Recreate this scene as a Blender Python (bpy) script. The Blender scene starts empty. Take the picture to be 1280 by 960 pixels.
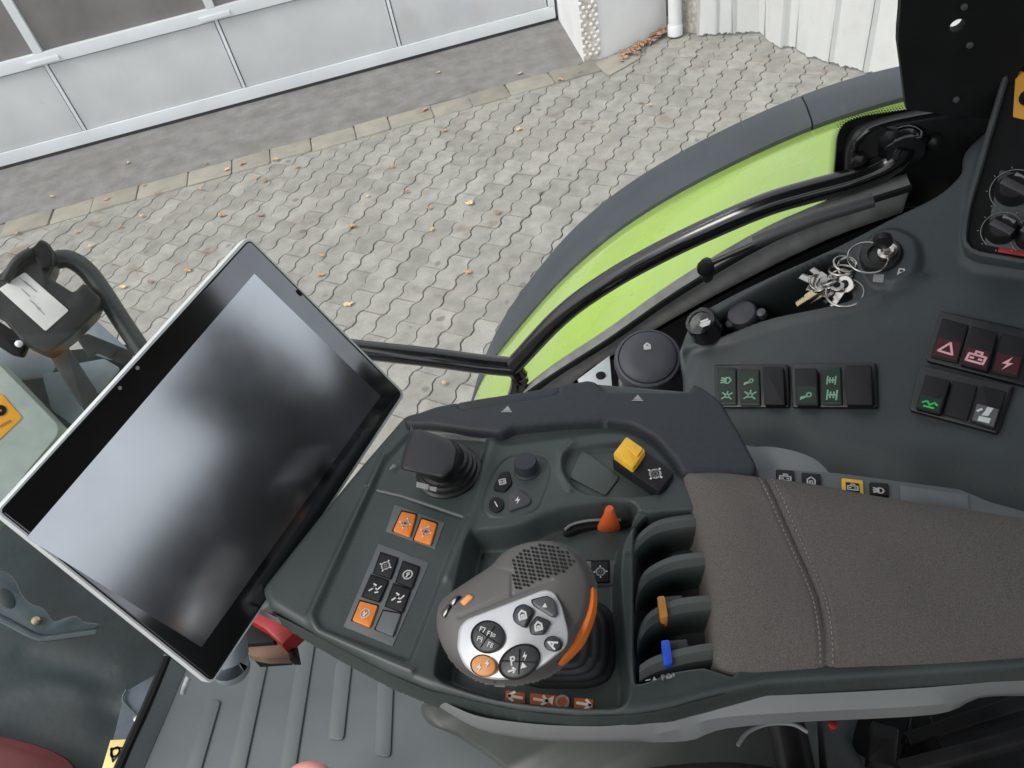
import bpy, bmesh, math, random
import numpy as np
from mathutils import Vector, Matrix
random.seed(7); np.random.seed(7)
SC = bpy.context.scene
COL = SC.collection
# ---------------------------------------------------------------- camera
F = 950.0; H = 2.7
_up = np.array([-220.0, 940.0, F]); _up /= np.linalg.norm(_up)
_fw = np.array([0, 0, -1.0]); _y = _fw - _up * (_fw @ _up); _y /= np.linalg.norm(_y)
M = np.array([np.cross(_y, _up), _y, _up])            # rows: world axes in camera axes
EYE = np.array([0, 0, H])
cd = bpy.data.cameras.new('camera'); cam = bpy.data.objects.new('camera', cd); COL.objects.link(cam)
mw = Matrix([list(M[i]) + [EYE[i]] for i in range(3)] + [[0, 0, 0, 1]]); cam.matrix_world = mw
cd.sensor_width = 36; cd.lens = F / 1280 * 36; cd.clip_start = 0.02; cd.clip_end = 2000
SC.camera = cam
# ---------------------------------------------------------------- sky, sun, exposure
EL, AZ = math.radians(52), math.radians(250)
wd = bpy.data.worlds.new("World"); SC.world = wd; wd.use_nodes = True
wn = wd.node_tree; bg = wn.nodes['Background']
sky = wn.nodes.new('ShaderNodeTexSky'); sky.sky_type = 'NISHITA'; sky.sun_disc = False
sky.sun_elevation = EL; sky.sun_rotation = AZ; sky.dust_density = 5; sky.air_density = 1.0; sky.ozone_density = 1.0
hs = wn.nodes.new('ShaderNodeHueSaturation'); hs.inputs['Saturation'].default_value = 0.32
wn.links.new(sky.outputs[0], hs.inputs['Color']); 
mxw = wn.nodes.new('ShaderNodeMix'); mxw.data_type = 'RGBA'; mxw.inputs[0].default_value = 0.5; mxw.inputs[7].default_value = (6.6, 6.9, 7.2, 1)   # even overcast veil over the clear sky
wn.links.new(hs.outputs[0], mxw.inputs[6]); wn.links.new(mxw.outputs[2], bg.inputs['Color'])
bg.inputs['Strength'].default_value = 0.15
sd = bpy.data.lights.new('sun', 'SUN'); sd.energy = 1.2; sd.angle = math.radians(25); sd.color = (1, 0.97, 0.92)
sun = bpy.data.objects.new('sun', sd); COL.objects.link(sun)
# direction towards the sun (sky texture: rotation measured from +Y towards +X)
sdir = Vector((math.sin(AZ) * math.cos(EL), math.cos(AZ) * math.cos(EL), math.sin(EL)))
sun.rotation_euler = sdir.to_track_quat('Z', 'Y').to_euler(); sun.location = (0, 0, 30)
SC.view_settings.view_transform = 'Standard'; SC.view_settings.look = 'None'
SC.view_settings.gamma = 1; SC.view_settings.use_curve_mapping = False
SC.view_settings.exposure = 0.40
SC.render.engine = 'CYCLES'
SC.cycles.max_bounces = 8; SC.cycles.transparent_max_bounces = 12

# ---------------------------------------------------------------- frames and pixel rays
PSI = math.radians(-18)
ET = np.array([math.cos(PSI), math.sin(PSI), 0]); NT = np.array([-math.sin(PSI), math.cos(PSI), 0]); UP = np.array([0, 0, 1.0])
def W(x, y, z): return EYE + ET * x + NT * y + UP * z       # cab frame (rear, right, up from the eye) -> world
def WV(x, y, z): return ET * x + NT * y + UP * z
def ray(p): return M @ np.array([p[0] - 640.0, 480.0 - p[1], -F])
def at(p, d): return EYE + ray(p) * (d / F)                  # point at depth d
def onp(p, o, n):
    r = ray(p); return EYE + r * (((o - EYE) @ n) / (r @ n))
def onz(p, z): return onp(p, np.array([0, 0, z]), UP)        # world height z
def ony(p, y): return onp(p, W(0, y, 0), NT)                 # vertical plane beside the cab
def nrm(v): v = np.array(v, float); return v / np.linalg.norm(v)
class Pl:
    def __init__(s, o, n, u=None):
        s.o = np.array(o, float); s.n = nrm(n); u = ET if u is None else np.array(u)
        s.u = nrm(u - s.n * (u @ s.n)); s.v = np.cross(s.n, s.u)
    def hit(s, p, h=0.0): return onp(p, s.o + s.n * h, s.n)
    def uv(s, p, h=0.0):
        d = s.hit(p, h) - s.o; return np.array([d @ s.u, d @ s.v])
    def w(s, u, v, h=0.0): return s.o + s.u * u + s.v * v + s.n * h
    def off(s, h): return Pl(s.o + s.n * h, s.n, s.u)
PA = Pl(W(0.1, 0.3, -0.50), WV(0, 0, 1))
PB = Pl(W(0, 0.66, -0.58), WV(-0.342, -0.282, 0.94))
# ---------------------------------------------------------------- materials
MATS = {}
def lin(c):
    return tuple((x / 12.92 if x <= 0.04045 else ((x + 0.055) / 1.055) ** 2.4) for x in (v / 255 for v in c))
def mat(name, col, rough=0.5, metal=0.0, spec=0.5, var=0.12, vscale=30, bump=0.0, bscale=400, coat=0.0, rvar=0.1, col2=None, island=0.0, trans=0.0):
    if name in MATS: return MATS[name]
    m = bpy.data.materials.new(name); m.use_nodes = True; t = m.node_tree; N = t.nodes; Lk = t.links.new
    b = N['Principled BSDF']; b.inputs['Metallic'].default_value = metal
    b.inputs['Specular IOR Level'].default_value = spec; b.inputs['Coat Weight'].default_value = coat; b.inputs['Coat Roughness'].default_value = 0.08
    geo = N.new('ShaderNodeNewGeometry'); mp = N.new('ShaderNodeVectorMath'); mp.operation = 'SCALE'; mp.inputs['Scale'].default_value = 1.0
    Lk(geo.outputs['Position'], mp.inputs[0]); V = mp.outputs[0]
    n1 = N.new('ShaderNodeTexNoise'); n1.inputs['Scale'].default_value = vscale; n1.inputs['Detail'].default_value = 5; Lk(V, n1.inputs['Vector'])
    mx = N.new('ShaderNodeMix'); mx.data_type = 'RGBA'
    c2 = col2 if col2 else tuple(min(1, c * (1 + 2.2 * var) + 0.002) for c in col)
    c1 = col if col2 else tuple(c * (1 - 1.6 * var) for c in col)
    mx.inputs[6].default_value = (*c1, 1); mx.inputs[7].default_value = (*c2, 1)
    rp = N.new('ShaderNodeMapRange'); rp.inputs[1].default_value = 0.3; rp.inputs[2].default_value = 0.7
    Lk(n1.outputs['Fac'], rp.inputs[0]); Lk(rp.outputs[0], mx.inputs[0])
    out = mx.outputs[2]
    if island > 0:
        oi = N.new('ShaderNodeObjectInfo'); ad = N.new('ShaderNodeMath'); ad.operation = 'ADD'; Lk(geo.outputs['Random Per Island'], ad.inputs[0]); Lk(oi.outputs['Random'], ad.inputs[1])
        fr = N.new('ShaderNodeMath'); fr.operation = 'FRACT'; Lk(ad.outputs[0], fr.inputs[0])
        r2 = N.new('ShaderNodeMapRange'); r2.inputs[3].default_value = 1 - island; r2.inputs[4].default_value = 1 + island; Lk(fr.outputs[0], r2.inputs[0])
        vm = N.new('ShaderNodeVectorMath'); vm.operation = 'SCALE'; Lk(out, vm.inputs[0]); Lk(r2.outputs[0], vm.inputs['Scale']); out = vm.outputs[0]
    Lk(out, b.inputs['Base Color'])
    r3 = N.new('ShaderNodeMapRange'); r3.inputs[3].default_value = max(0.02, rough - rvar); r3.inputs[4].default_value = min(1, rough + rvar)
    Lk(n1.outputs['Fac'], r3.inputs[0]); Lk(r3.outputs[0], b.inputs['Roughness'])
    if bump > 0:
        n2 = N.new('ShaderNodeTexNoise'); n2.inputs['Scale'].default_value = bscale; n2.inputs['Detail'].default_value = 3; Lk(V, n2.inputs['Vector'])
        bp = N.new('ShaderNodeBump'); bp.inputs['Strength'].default_value = bump; bp.inputs['Distance'].default_value = 0.25 / bscale
        Lk(n2.outputs['Fac'], bp.inputs['Height']); Lk(bp.outputs[0], b.inputs['Normal'])
    MATS[name] = m; return m
def extra(m, kind):
    """wear layered on the base colour of an existing material"""
    t = m.node_tree; N = t.nodes; Lk = t.links.new; b = N['Principled BSDF']
    src = b.inputs['Base Color'].links[0].from_socket; geo = N.new('ShaderNodeNewGeometry')
    def layer(src, scale, lo, hi, col, amt, det=4, dist=0.0):
        n = N.new('ShaderNodeTexNoise'); n.inputs['Scale'].default_value = scale; n.inputs['Detail'].default_value = det; n.inputs['Distortion'].default_value = dist
        Lk(geo.outputs['Position'], n.inputs['Vector'])
        r = N.new('ShaderNodeMapRange'); r.inputs[1].default_value = lo; r.inputs[2].default_value = hi; r.inputs[4].default_value = amt; Lk(n.outputs['Fac'], r.inputs[0])
        x = N.new('ShaderNodeMix'); x.data_type = 'RGBA'; Lk(r.outputs[0], x.inputs[0]); Lk(src, x.inputs[6]); x.inputs[7].default_value = (*col, 1); return x.outputs[2]
    if kind == 'paver':
        o = layer(src, 90, 0.45, 0.75, (0.16, 0.15, 0.13), 0.30)
        o = layer(o, 1.1, 0.5, 0.75, (0.38, 0.35, 0.29), 0.40)
        v = N.new('ShaderNodeTexVoronoi'); v.inputs['Scale'].default_value = 4.4; v.inputs['Randomness'].default_value = 1.0; Lk(geo.outputs['Position'], v.inputs['Vector'])
        nn = N.new('ShaderNodeTexNoise'); nn.inputs['Scale'].default_value = 14; Lk(geo.outputs['Position'], nn.inputs['Vector'])
        a = N.new('ShaderNodeMath'); a.operation = 'MULTIPLY_ADD'; a.inputs[1].default_value = 0.22; Lk(nn.outputs['Fac'], a.inputs[0]); Lk(v.outputs['Distance'], a.inputs[2])
        r = N.new('ShaderNodeMapRange'); r.inputs[1].default_value = 0.23; r.inputs[2].default_value = 0.17; r.inputs[4].default_value = 0.55; Lk(a.outputs[0], r.inputs[0])
        x = N.new('ShaderNodeMix'); x.data_type = 'RGBA'; Lk(r.outputs[0], x.inputs[0]); Lk(o, x.inputs[6]); x.inputs[7].default_value = (0.11, 0.10, 0.085, 1); o = x.outputs[2]
        o = layer(o, 3.7, 0.63, 0.72, (0.20, 0.13, 0.09), 0.5)
    elif kind == 'doordirt':
        o = layer(src, 2.5, 0.55, 0.8, (0.50, 0.49, 0.45), 0.5); o = layer(o, 30, 0.68, 0.76, (0.4, 0.38, 0.34), 0.35)
    elif kind == 'mud':
        o = layer(src, 5, 0.45, 0.75, (0.40, 0.52, 0.20), 0.45, 5, 1.5); o = layer(o, 70, 0.68, 0.76, (0.34, 0.36, 0.20), 0.5)
    elif kind == 'dust':
        o = layer(src, 900, 0.66, 0.74, (0.20, 0.21, 0.20), 0.22, 1)
        o = layer(o, 14, 0.5, 0.8, (0.09, 0.11, 0.105), 0.22)
        for lo, hi, c, am in ((0.515, 0.58, (0.13, 0.14, 0.135), 0.5), (0.485, 0.43, (0.10, 0.105, 0.095), 0.35)):   # rubbed edges, dust in the seams
            r = N.new('ShaderNodeMapRange'); r.inputs[1].default_value = lo; r.inputs[2].default_value = hi; r.inputs[4].default_value = am; Lk(geo.outputs['Pointiness'], r.inputs[0])
            x = N.new('ShaderNodeMix'); x.data_type = 'RGBA'; Lk(r.outputs[0], x.inputs[0]); Lk(o, x.inputs[6]); x.inputs[7].default_value = (*c, 1); o = x.outputs[2]
    elif kind == 'grime':
        o = layer(src, 2.2, 0.5, 0.75, (0.16, 0.145, 0.125), 0.5); o = layer(o, 45, 0.6, 0.72, (0.36, 0.34, 0.31), 0.5)
    elif kind == 'heather':
        o = layer(src, 1300, 0.42, 0.62, (0.20, 0.187, 0.175), 0.42, 2); o = layer(o, 26, 0.5, 0.75, (0.145, 0.127, 0.112), 0.40)
    elif kind == 'streak':
        o = layer(src, 6, 0.55, 0.8, (0.45, 0.43, 0.38), 0.35); o = layer(o, 60, 0.66, 0.75, (0.3, 0.28, 0.25), 0.35)
    Lk(o, b.inputs['Base Color'])
SHELL = mat('shell_plastic', (0.037, 0.050, 0.048), 0.46, var=0.10, vscale=8, bump=0.5, bscale=1300, rvar=.14); extra(SHELL, 'dust')
SIDEP = mat('side_plastic', (0.040, 0.050, 0.053), 0.50, var=0.10, vscale=7, rvar=.14, bump=0.5, bscale=1200); extra(SIDEP, 'dust')
SOFT = mat('soft_trim', (0.022, 0.027, 0.034), 0.62, var=0.10, vscale=300, bump=0.6, bscale=1600)
TRIM = mat('grey_trim', (0.20, 0.21, 0.21), 0.45, var=0.05, vscale=10, bump=0.2, bscale=1500)
BLK = mat('black_plastic', (0.012, 0.012, 0.013), 0.38, var=0.1, bump=0.15, bscale=1200)
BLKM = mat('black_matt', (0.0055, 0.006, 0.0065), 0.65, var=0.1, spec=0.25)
BLKG = mat('black_gloss', (0.006, 0.006, 0.007), 0.16, var=0.1, rvar=0.04, coat=0.4)
PLATE = mat('panel_grey', (0.105, 0.115, 0.12), 0.5, var=0.05, bump=0.2, bscale=1500)
KEYB = mat('key_black', (0.009, 0.009, 0.011), 0.6, spec=0.35, var=0.08)
ORG = mat('orange_key', (0.72, 0.21, 0.03), 0.45, var=0.05, vscale=60)
ORG2 = mat('orange_lever', (0.60, 0.10, 0.02), 0.4, var=0.05)
YEL = mat('yellow_cap', (0.80, 0.46, 0.035), 0.42, var=0.06, vscale=90)
BLU = mat('blue_tip', (0.02, 0.09, 0.62), 0.4, var=0.04)
PRT = mat('print_white', (0.62, 0.63, 0.62), 0.6, var=0.05)
PRTG = mat('print_grey', (0.30, 0.31, 0.31), 0.6, var=0.05)
GRNL = mat('lens_green', (0.006, 0.021, 0.013), 0.55, var=0.1)
GRNP = mat('print_green', (0.22, 0.42, 0.30), 0.5, var=0.05)
REDL = mat('lens_red', (0.055, 0.004, 0.010), 0.55, var=0.1)
PINKP = mat('print_pink', (0.80, 0.45, 0.48), 0.5, var=0.05)
FAB = mat('armrest_fabric', (0.108, 0.098, 0.091), 0.95, spec=0.15, var=0.10, vscale=900, bump=1.0, bscale=1100); extra(FAB, 'heather')
SEATF = mat('seat_fabric', (0.055, 0.050, 0.050), 0.95, spec=0.1, var=0.2, vscale=500, bump=0.8, bscale=1200)
THRD = mat('thread', (0.22, 0.205, 0.19), 0.9, var=0.1)
LIME = mat('lime_paint', (0.43, 0.63, 0.12), 0.28, var=0.02, vscale=5, coat=0.5, bump=0.05, bscale=700); extra(LIME, 'mud')
RUB = mat('fender_rubber', (0.050, 0.060, 0.073), 0.62, var=0.07, vscale=9, bump=0.4, bscale=500); extra(RUB, 'dust')
TUBE = mat('black_enamel', (0.006, 0.006, 0.007), 0.14, var=0.1, rvar=0.03, coat=0.6)
FRIT = mat('frit_black', (0.004, 0.004, 0.0045), 0.22, var=0.1)
SILL = mat('sill_grey', (0.21, 0.215, 0.21), 0.7, var=0.12, vscale=40, bump=0.4, bscale=800)
STEEL = mat('steel', (0.46, 0.44, 0.41), 0.28, metal=1.0, var=0.1, rvar=0.12)
BRASS = mat('brass', (0.55, 0.45, 0.27), 0.3, metal=1.0, var=0.1)
SILV = mat('silver_plate', (0.60, 0.61, 0.63), 0.34, metal=0.25, var=0.04, vscale=8, rvar=0.03)
HBODY = mat('grip_body', (0.105, 0.101, 0.097), 0.48, var=0.06, vscale=12, bump=0.35, bscale=1400)
DISPB = mat('display_housing', (0.74, 0.77, 0.77), 0.35, var=0.03, metal=0.15)
MATF = mat('floor_mat', (0.072, 0.086, 0.092), 0.55, var=0.08, vscale=5, bump=0.4, bscale=700); extra(MATF, 'dust')
DGRN = mat('dark_cowl', (0.009, 0.016, 0.017), 0.5, var=0.4, vscale=6, bump=0.2, bscale=60)
REDP = mat('red_paint', (0.075, 0.006, 0.007), 0.4, var=0.15, vscale=8)
REDB = mat('bright_red', (0.30, 0.008, 0.012), 0.45, var=0.08)
BRN = mat('brown_strap', (0.12, 0.075, 0.05), 0.8, var=0.2)
PINK = mat('pink_grip', (0.72, 0.30, 0.27), 0.45, var=0.06)
YSTK = mat('sticker_yellow', (0.70, 0.55, 0.22), 0.5, var=0.08)
OSTK = mat('sticker_orange', (0.75, 0.36, 0.03), 0.45, var=0.06)
LGREY = mat('grey_green_housing', (0.33, 0.39, 0.36), 0.5, var=0.06)
BGREY = mat('blue_grey_metal', (0.26, 0.30, 0.34), 0.5, var=0.1, vscale=10)
LABEL = mat('label_white', (0.72, 0.72, 0.70), 0.6, var=0.03)
CLEARG = mat('clear_bracket', (0.06, 0.082, 0.09), 0.25, var=0.15, vscale=18)
ROOFM = mat('roof_lining', (0.10, 0.10, 0.10), 0.9, var=0.05)
PAV = mat('paver_concrete', (0.310, 0.304, 0.278), 0.88, spec=0.3, var=0.10, vscale=9, bump=0.8, bscale=160, island=0.12); extra(PAV, 'paver')
JOINT = mat('joint_sand', (0.105, 0.10, 0.085), 0.95, spec=0.1, var=0.3, vscale=25)
KERB = mat('kerb_stone', (0.27, 0.26, 0.235), 0.85, spec=0.3, var=0.12, vscale=7, bump=0.8, bscale=120, island=0.16, col2=(0.36, 0.33, 0.27)); extra(KERB, 'paver')
APR = mat('apron_concrete', (0.215, 0.210, 0.204), 0.85, spec=0.3, var=0.10, vscale=7, bump=0.5, bscale=140); extra(APR, 'grime')
WALLW = mat('white_render', (0.80, 0.81, 0.82), 0.9, spec=0.2, var=0.025, vscale=4, bump=0.5, bscale=90)
LATT = mat('bare_render', (0.50, 0.47, 0.42), 0.9, spec=0.2, var=0.2, vscale=30, bump=0.8, bscale=90)
SHEET = mat('white_sheet', (0.66, 0.67, 0.665), 0.55, var=0.03, vscale=3, bump=0.1, bscale=30); extra(SHEET, 'streak')
DOORP = mat('door_panel', (0.60, 0.62, 0.63), 0.45, var=0.03, vscale=3); extra(DOORP, 'doordirt')
DOORR = mat('door_rail', (0.74, 0.77, 0.79), 0.4, var=0.03, vscale=3)
PANE = mat('door_pane', (0.20, 0.19, 0.185), 0.12, var=0.12, vscale=2, spec=0.6)  # grey-brown of the reflected ground put into the glass colour
SEAL = mat('rubber_seal', (0.035, 0.04, 0.045), 0.6, var=0.1)
LEAF1 = mat('leaf_orange', (0.44, 0.27, 0.16), 0.8, var=0.25, vscale=60)
LEAF2 = mat('leaf_yellow', (0.58, 0.43, 0.24), 0.8, var=0.25, vscale=60)
LEAF3 = mat('leaf_red', (0.32, 0.19, 0.14), 0.8, var=0.25, vscale=60)
def reflecting(name, col, rough, metal):
    m = mat(name, col, rough, metal=metal, var=0.04, vscale=22, rvar=0.03); return m
SCRN = reflecting('lcd_screen', (0.52, 0.54, 0.565), 0.155, 1.0)
BEZL = mat('display_bezel', (0.20, 0.205, 0.215), 0.12, metal=1.0, var=0.03, rvar=0.02)
def glass_mat():
    m = bpy.data.materials.new('window_glass'); m.use_nodes = True; t = m.node_tree; N = t.nodes; N.remove(N['Principled BSDF'])
    tr = N.new('ShaderNodeBsdfTransparent'); tr.inputs[0].default_value = (0.975, 0.98, 0.975, 1); gl = N.new('ShaderNodeBsdfGlossy'); gl.inputs['Roughness'].default_value = 0.0
    fr = N.new('ShaderNodeLayerWeight'); fr.inputs['Blend'].default_value = 0.5; pw = N.new('ShaderNodeMath'); pw.operation = 'POWER'; pw.inputs[1].default_value = 5.0
    t.links.new(fr.outputs['Facing'], pw.inputs[0]); ma = N.new('ShaderNodeMath'); ma.operation = 'MULTIPLY_ADD'; ma.inputs[1].default_value = 0.6; ma.inputs[2].default_value = 0.022
    t.links.new(pw.outputs[0], ma.inputs[0]); mx = N.new('ShaderNodeMixShader')
    t.links.new(ma.outputs[0], mx.inputs[0]); t.links.new(tr.outputs[0], mx.inputs[1]); t.links.new(gl.outputs[0], mx.inputs[2])
    t.links.new(mx.outputs[0], N['Material Output'].inputs[0]); return m
GLASS = glass_mat()

# ---------------------------------------------------------------- object helpers
WP = {}
def thing(name, label, cat, loc, group=None, kind=None):
    o = bpy.data.objects.new(name, None); COL.objects.link(o); o.location = Vector(loc); o.empty_display_size = 0.05
    WP[o.name] = np.array(loc, float); o['label'] = label
    if cat: o['category'] = cat
    if group: o['group'] = group
    if kind: o['kind'] = kind
    return o
def tag(o, label=None, cat=None, group=None, kind=None):
    if label: o['label'] = label
    if cat: o['category'] = cat
    if group: o['group'] = group
    if kind: o['kind'] = kind
    return o
def rc(pts, r, n=4):
    """round the corners of a polygon"""
    P = [np.array(p, float) for p in pts]; out = []
    for i, p in enumerate(P):
        a, b = P[i - 1] - p, P[(i + 1) % len(P)] - p; la, lb = np.linalg.norm(a), np.linalg.norm(b); k = min(r, la * .48, lb * .48)
        s, e = p + a / la * k, p + b / lb * k
        for j in range(n + 1):
            t = j / n; out.append((1 - t) ** 2 * s + 2 * t * (1 - t) * p + t * t * e)
    return out
def sm(pts, n=6, closed=False):
    """Catmull-Rom through points"""
    P = [np.array(p, float) for p in pts]; N_ = len(P); out = []
    for i in range(N_ if closed else N_ - 1):
        p0 = P[i - 1] if (i > 0 or closed) else P[0] * 2 - P[1]; p1 = P[i]; p2 = P[(i + 1) % N_]
        p3 = P[(i + 2) % N_] if (i + 2 < N_ or closed) else P[-1] * 2 - P[-2]
        for j in range(n):
            t = j / n; out.append(0.5 * (2 * p1 + (p2 - p0) * t + (2 * p0 - 5 * p1 + 4 * p2 - p3) * t * t + (3 * p1 - p0 - 3 * p2 + p3) * t ** 3))
    if not closed: out.append(P[-1])
    return out
def circ(c, r, n=20, ry=None, ang=0.0):
    ry = ry or r; ca, sa = math.cos(ang), math.sin(ang)
    return [(c[0] + r * math.cos(t) * ca - ry * math.sin(t) * sa, c[1] + r * math.cos(t) * sa + ry * math.sin(t) * ca) for t in (2 * math.pi * i / n for i in range(n))]
class G:
    def __init__(s): s.V = []; s.Fc = []; s.Mi = []; s.mats = []
    def _m(s, m):
        if m not in s.mats: s.mats.append(m)
        return s.mats.index(m)
    def add(s, V, Fc, m):
        b = len(s.V); k = s._m(m); s.V += [np.array(v, float) for v in V]; s.Fc += [[i + b for i in f] for f in Fc]; s.Mi += [k] * len(Fc); return s
    def prism(s, top, down, m, bev=0.0, seg=2):
        """top polygon (world points), extruded by the vector down, top rim bevelled"""
        bm = bmesh.new(); T = [bm.verts.new(p) for p in top]; Bv = [bm.verts.new(np.array(p) + down) for p in top]; n = len(T)
        f = bm.faces.new(T); f2 = bm.faces.new(Bv[::-1])
        for i in range(n): bm.faces.new([T[i], Bv[i], Bv[(i + 1) % n], T[(i + 1) % n]])
        bmesh.ops.recalc_face_normals(bm, faces=bm.faces)
        if bev > 0: bmesh.ops.bevel(bm, geom=list(f.edges), offset=bev, segments=seg, profile=0.5, affect='EDGES', clamp_overlap=True)
        bm.verts.index_update(); V = [np.array(v.co) for v in bm.verts]; Fc = [[v.index for v in q.verts] for q in bm.faces]; bm.free()
        return s.add(V, Fc, m)
    def slab(s, pts, pl, h, t, m, bev=0.001, seg=2):
        return s.prism([pl.hit(p, h) for p in pts], -pl.n * t, m, bev, seg)
    def box(s, c, ax, hs, m, bev=0.0):
        ax = [np.array(a) for a in ax]; c = np.array(c)
        top = [c + ax[0] * hs[0] * a + ax[1] * hs[1] * b + ax[2] * hs[2] for a, b in ((-1, -1), (1, -1), (1, 1), (-1, 1))]
        return s.prism(top, -ax[2] * hs[2] * 2, m, bev)
    def loft(s, rings, m, cap=True, closed=True):
        n = len(rings[0]); V = [p for r in rings for p in r]; Fc = []
        for k in range(len(rings) - 1):
            for i in range(n if closed else n - 1):
                j = (i + 1) % n; Fc.append([k * n + i, k * n + j, (k + 1) * n + j, (k + 1) * n + i])
        if cap: Fc += [list(range(n))[::-1], list(range((len(rings) - 1) * n, len(rings) * n))]
        return s.add(V, Fc, m)
    def tube(s, P, r, m, res=12, smooth=5, flat=1.0, ref=None):
        P = sm(P, smooth) if smooth else [np.array(p, float) for p in P]; n = len(P); rr = [r] * n if np.isscalar(r) else list(np.interp(np.linspace(0, 1, n), np.linspace(0, 1, len(r)), r))
        up = np.array(ref, float) if ref is not None else np.array([0.13, 0.21, 1.0]); rings = []
        for i in range(n):
            d = nrm(P[min(i + 1, n - 1)] - P[max(i - 1, 0)]); a = nrm(np.cross(d, up)); b = np.cross(a, d)
            rings.append([P[i] + a * rr[i] * math.cos(t) + b * rr[i] * flat * math.sin(t) for t in (2 * math.pi * k / res for k in range(res))])
        return s.loft(rings, m)
    def lathe(s, c, ax, prof, m, n=28, ex=1.0, u=None, cap=True):
        ax = nrm(ax); u = nrm(np.cross(ax, [0.3, 0.9, 0.11]) if u is None else np.array(u) - ax * (np.array(u) @ ax)); v = np.cross(ax, u)
        rings = [[np.array(c) + ax * z + u * r * math.cos(t) + v * r * ex * math.sin(t) for t in (2 * math.pi * k / n for k in range(n))] for r, z in prof]
        return s.loft(rings, m, cap)
    def strokes(s, pl, h, c, size, ang, lines, m, wd=0.12):
        """flat print: polylines in [-1,1] units on a plane around the pixel c; size in metres"""
        uv = pl.uv(c, h); ca, sa = math.cos(ang), math.sin(ang)
        def P(q): x, y = q[0] * size, q[1] * size; return pl.w(uv[0] + x * ca - y * sa, uv[1] + x * sa + y * ca, h)
        for ln in lines:
            if ln[0] == 'f': s.add([P(q) for q in ln[1:]], [list(range(len(ln) - 1))], m); continue
            for a, b in zip(ln[:-1], ln[1:]):
                a, b = np.array(a, float), np.array(b, float); d = b - a; l = np.linalg.norm(d)
                if l < 1e-6: continue
                d /= l; nn = np.array([-d[1], d[0]]) * wd; a2, b2 = a - d * wd * .6, b + d * wd * .6
                s.add([P(a2 - nn), P(b2 - nn), P(b2 + nn), P(a2 + nn)], [[0, 1, 2, 3]], m)
        return s
    def out(s, name, parent=None, ang=38, origin=None):
        V = np.array(s.V); o0 = V.mean(0) if origin is None else np.array(origin, float)
        if parent is None and origin is None: o0[2] = V[:, 2].min()
        me = bpy.data.meshes.new(name); me.from_pydata((V - o0).tolist(), [], s.Fc)
        for m in s.mats: me.materials.append(m)
        me.polygons.foreach_set('material_index', s.Mi); me.polygons.foreach_set('use_smooth', [True] * len(s.Fc))
        me.update(); me.set_sharp_from_angle(angle=math.radians(ang))
        ob = bpy.data.objects.new(name, me); COL.objects.link(ob); WP[ob.name] = o0
        if parent is not None: ob.parent = parent; ob.location = Vector(o0 - WP[parent.name])
        else: ob.location = Vector(o0)
        return ob
# signed distance to a polygon (negative inside), vectorised
def sdf(poly, X, Y):
    P = np.array(poly); d = np.full(X.shape, 1e9); ins = np.zeros(X.shape, bool); n = len(P)
    for i in range(n):
        a = P[i]; b = P[(i + 1) % n]; e = b - a; wx, wy = X - a[0], Y - a[1]
        t = np.clip((wx * e[0] + wy * e[1]) / max(e @ e, 1e-12), 0, 1); d = np.minimum(d, (wx - e[0] * t) ** 2 + (wy - e[1] * t) ** 2)
        c = ((a[1] <= Y) != (b[1] <= Y)); xx = a[0] + (Y - a[1]) * e[0] / (e[1] if abs(e[1]) > 1e-12 else 1e-12); ins ^= c & (X < xx)
    d = np.sqrt(d); return np.where(ins, -d, d)
def ldist(line, X, Y):
    P = np.array(line); d = np.full(X.shape, 1e9)
    for a, b in zip(P[:-1], P[1:]):
        e = b - a; wx, wy = X - a[0], Y - a[1]; t = np.clip((wx * e[0] + wy * e[1]) / max(e @ e, 1e-12), 0, 1)
        d = np.minimum(d, (wx - e[0] * t) ** 2 + (wy - e[1] * t) ** 2)
    return np.sqrt(d)
def sst(t): t = np.clip(t, 0, 1); return t * t * (3 - 2 * t)
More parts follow.
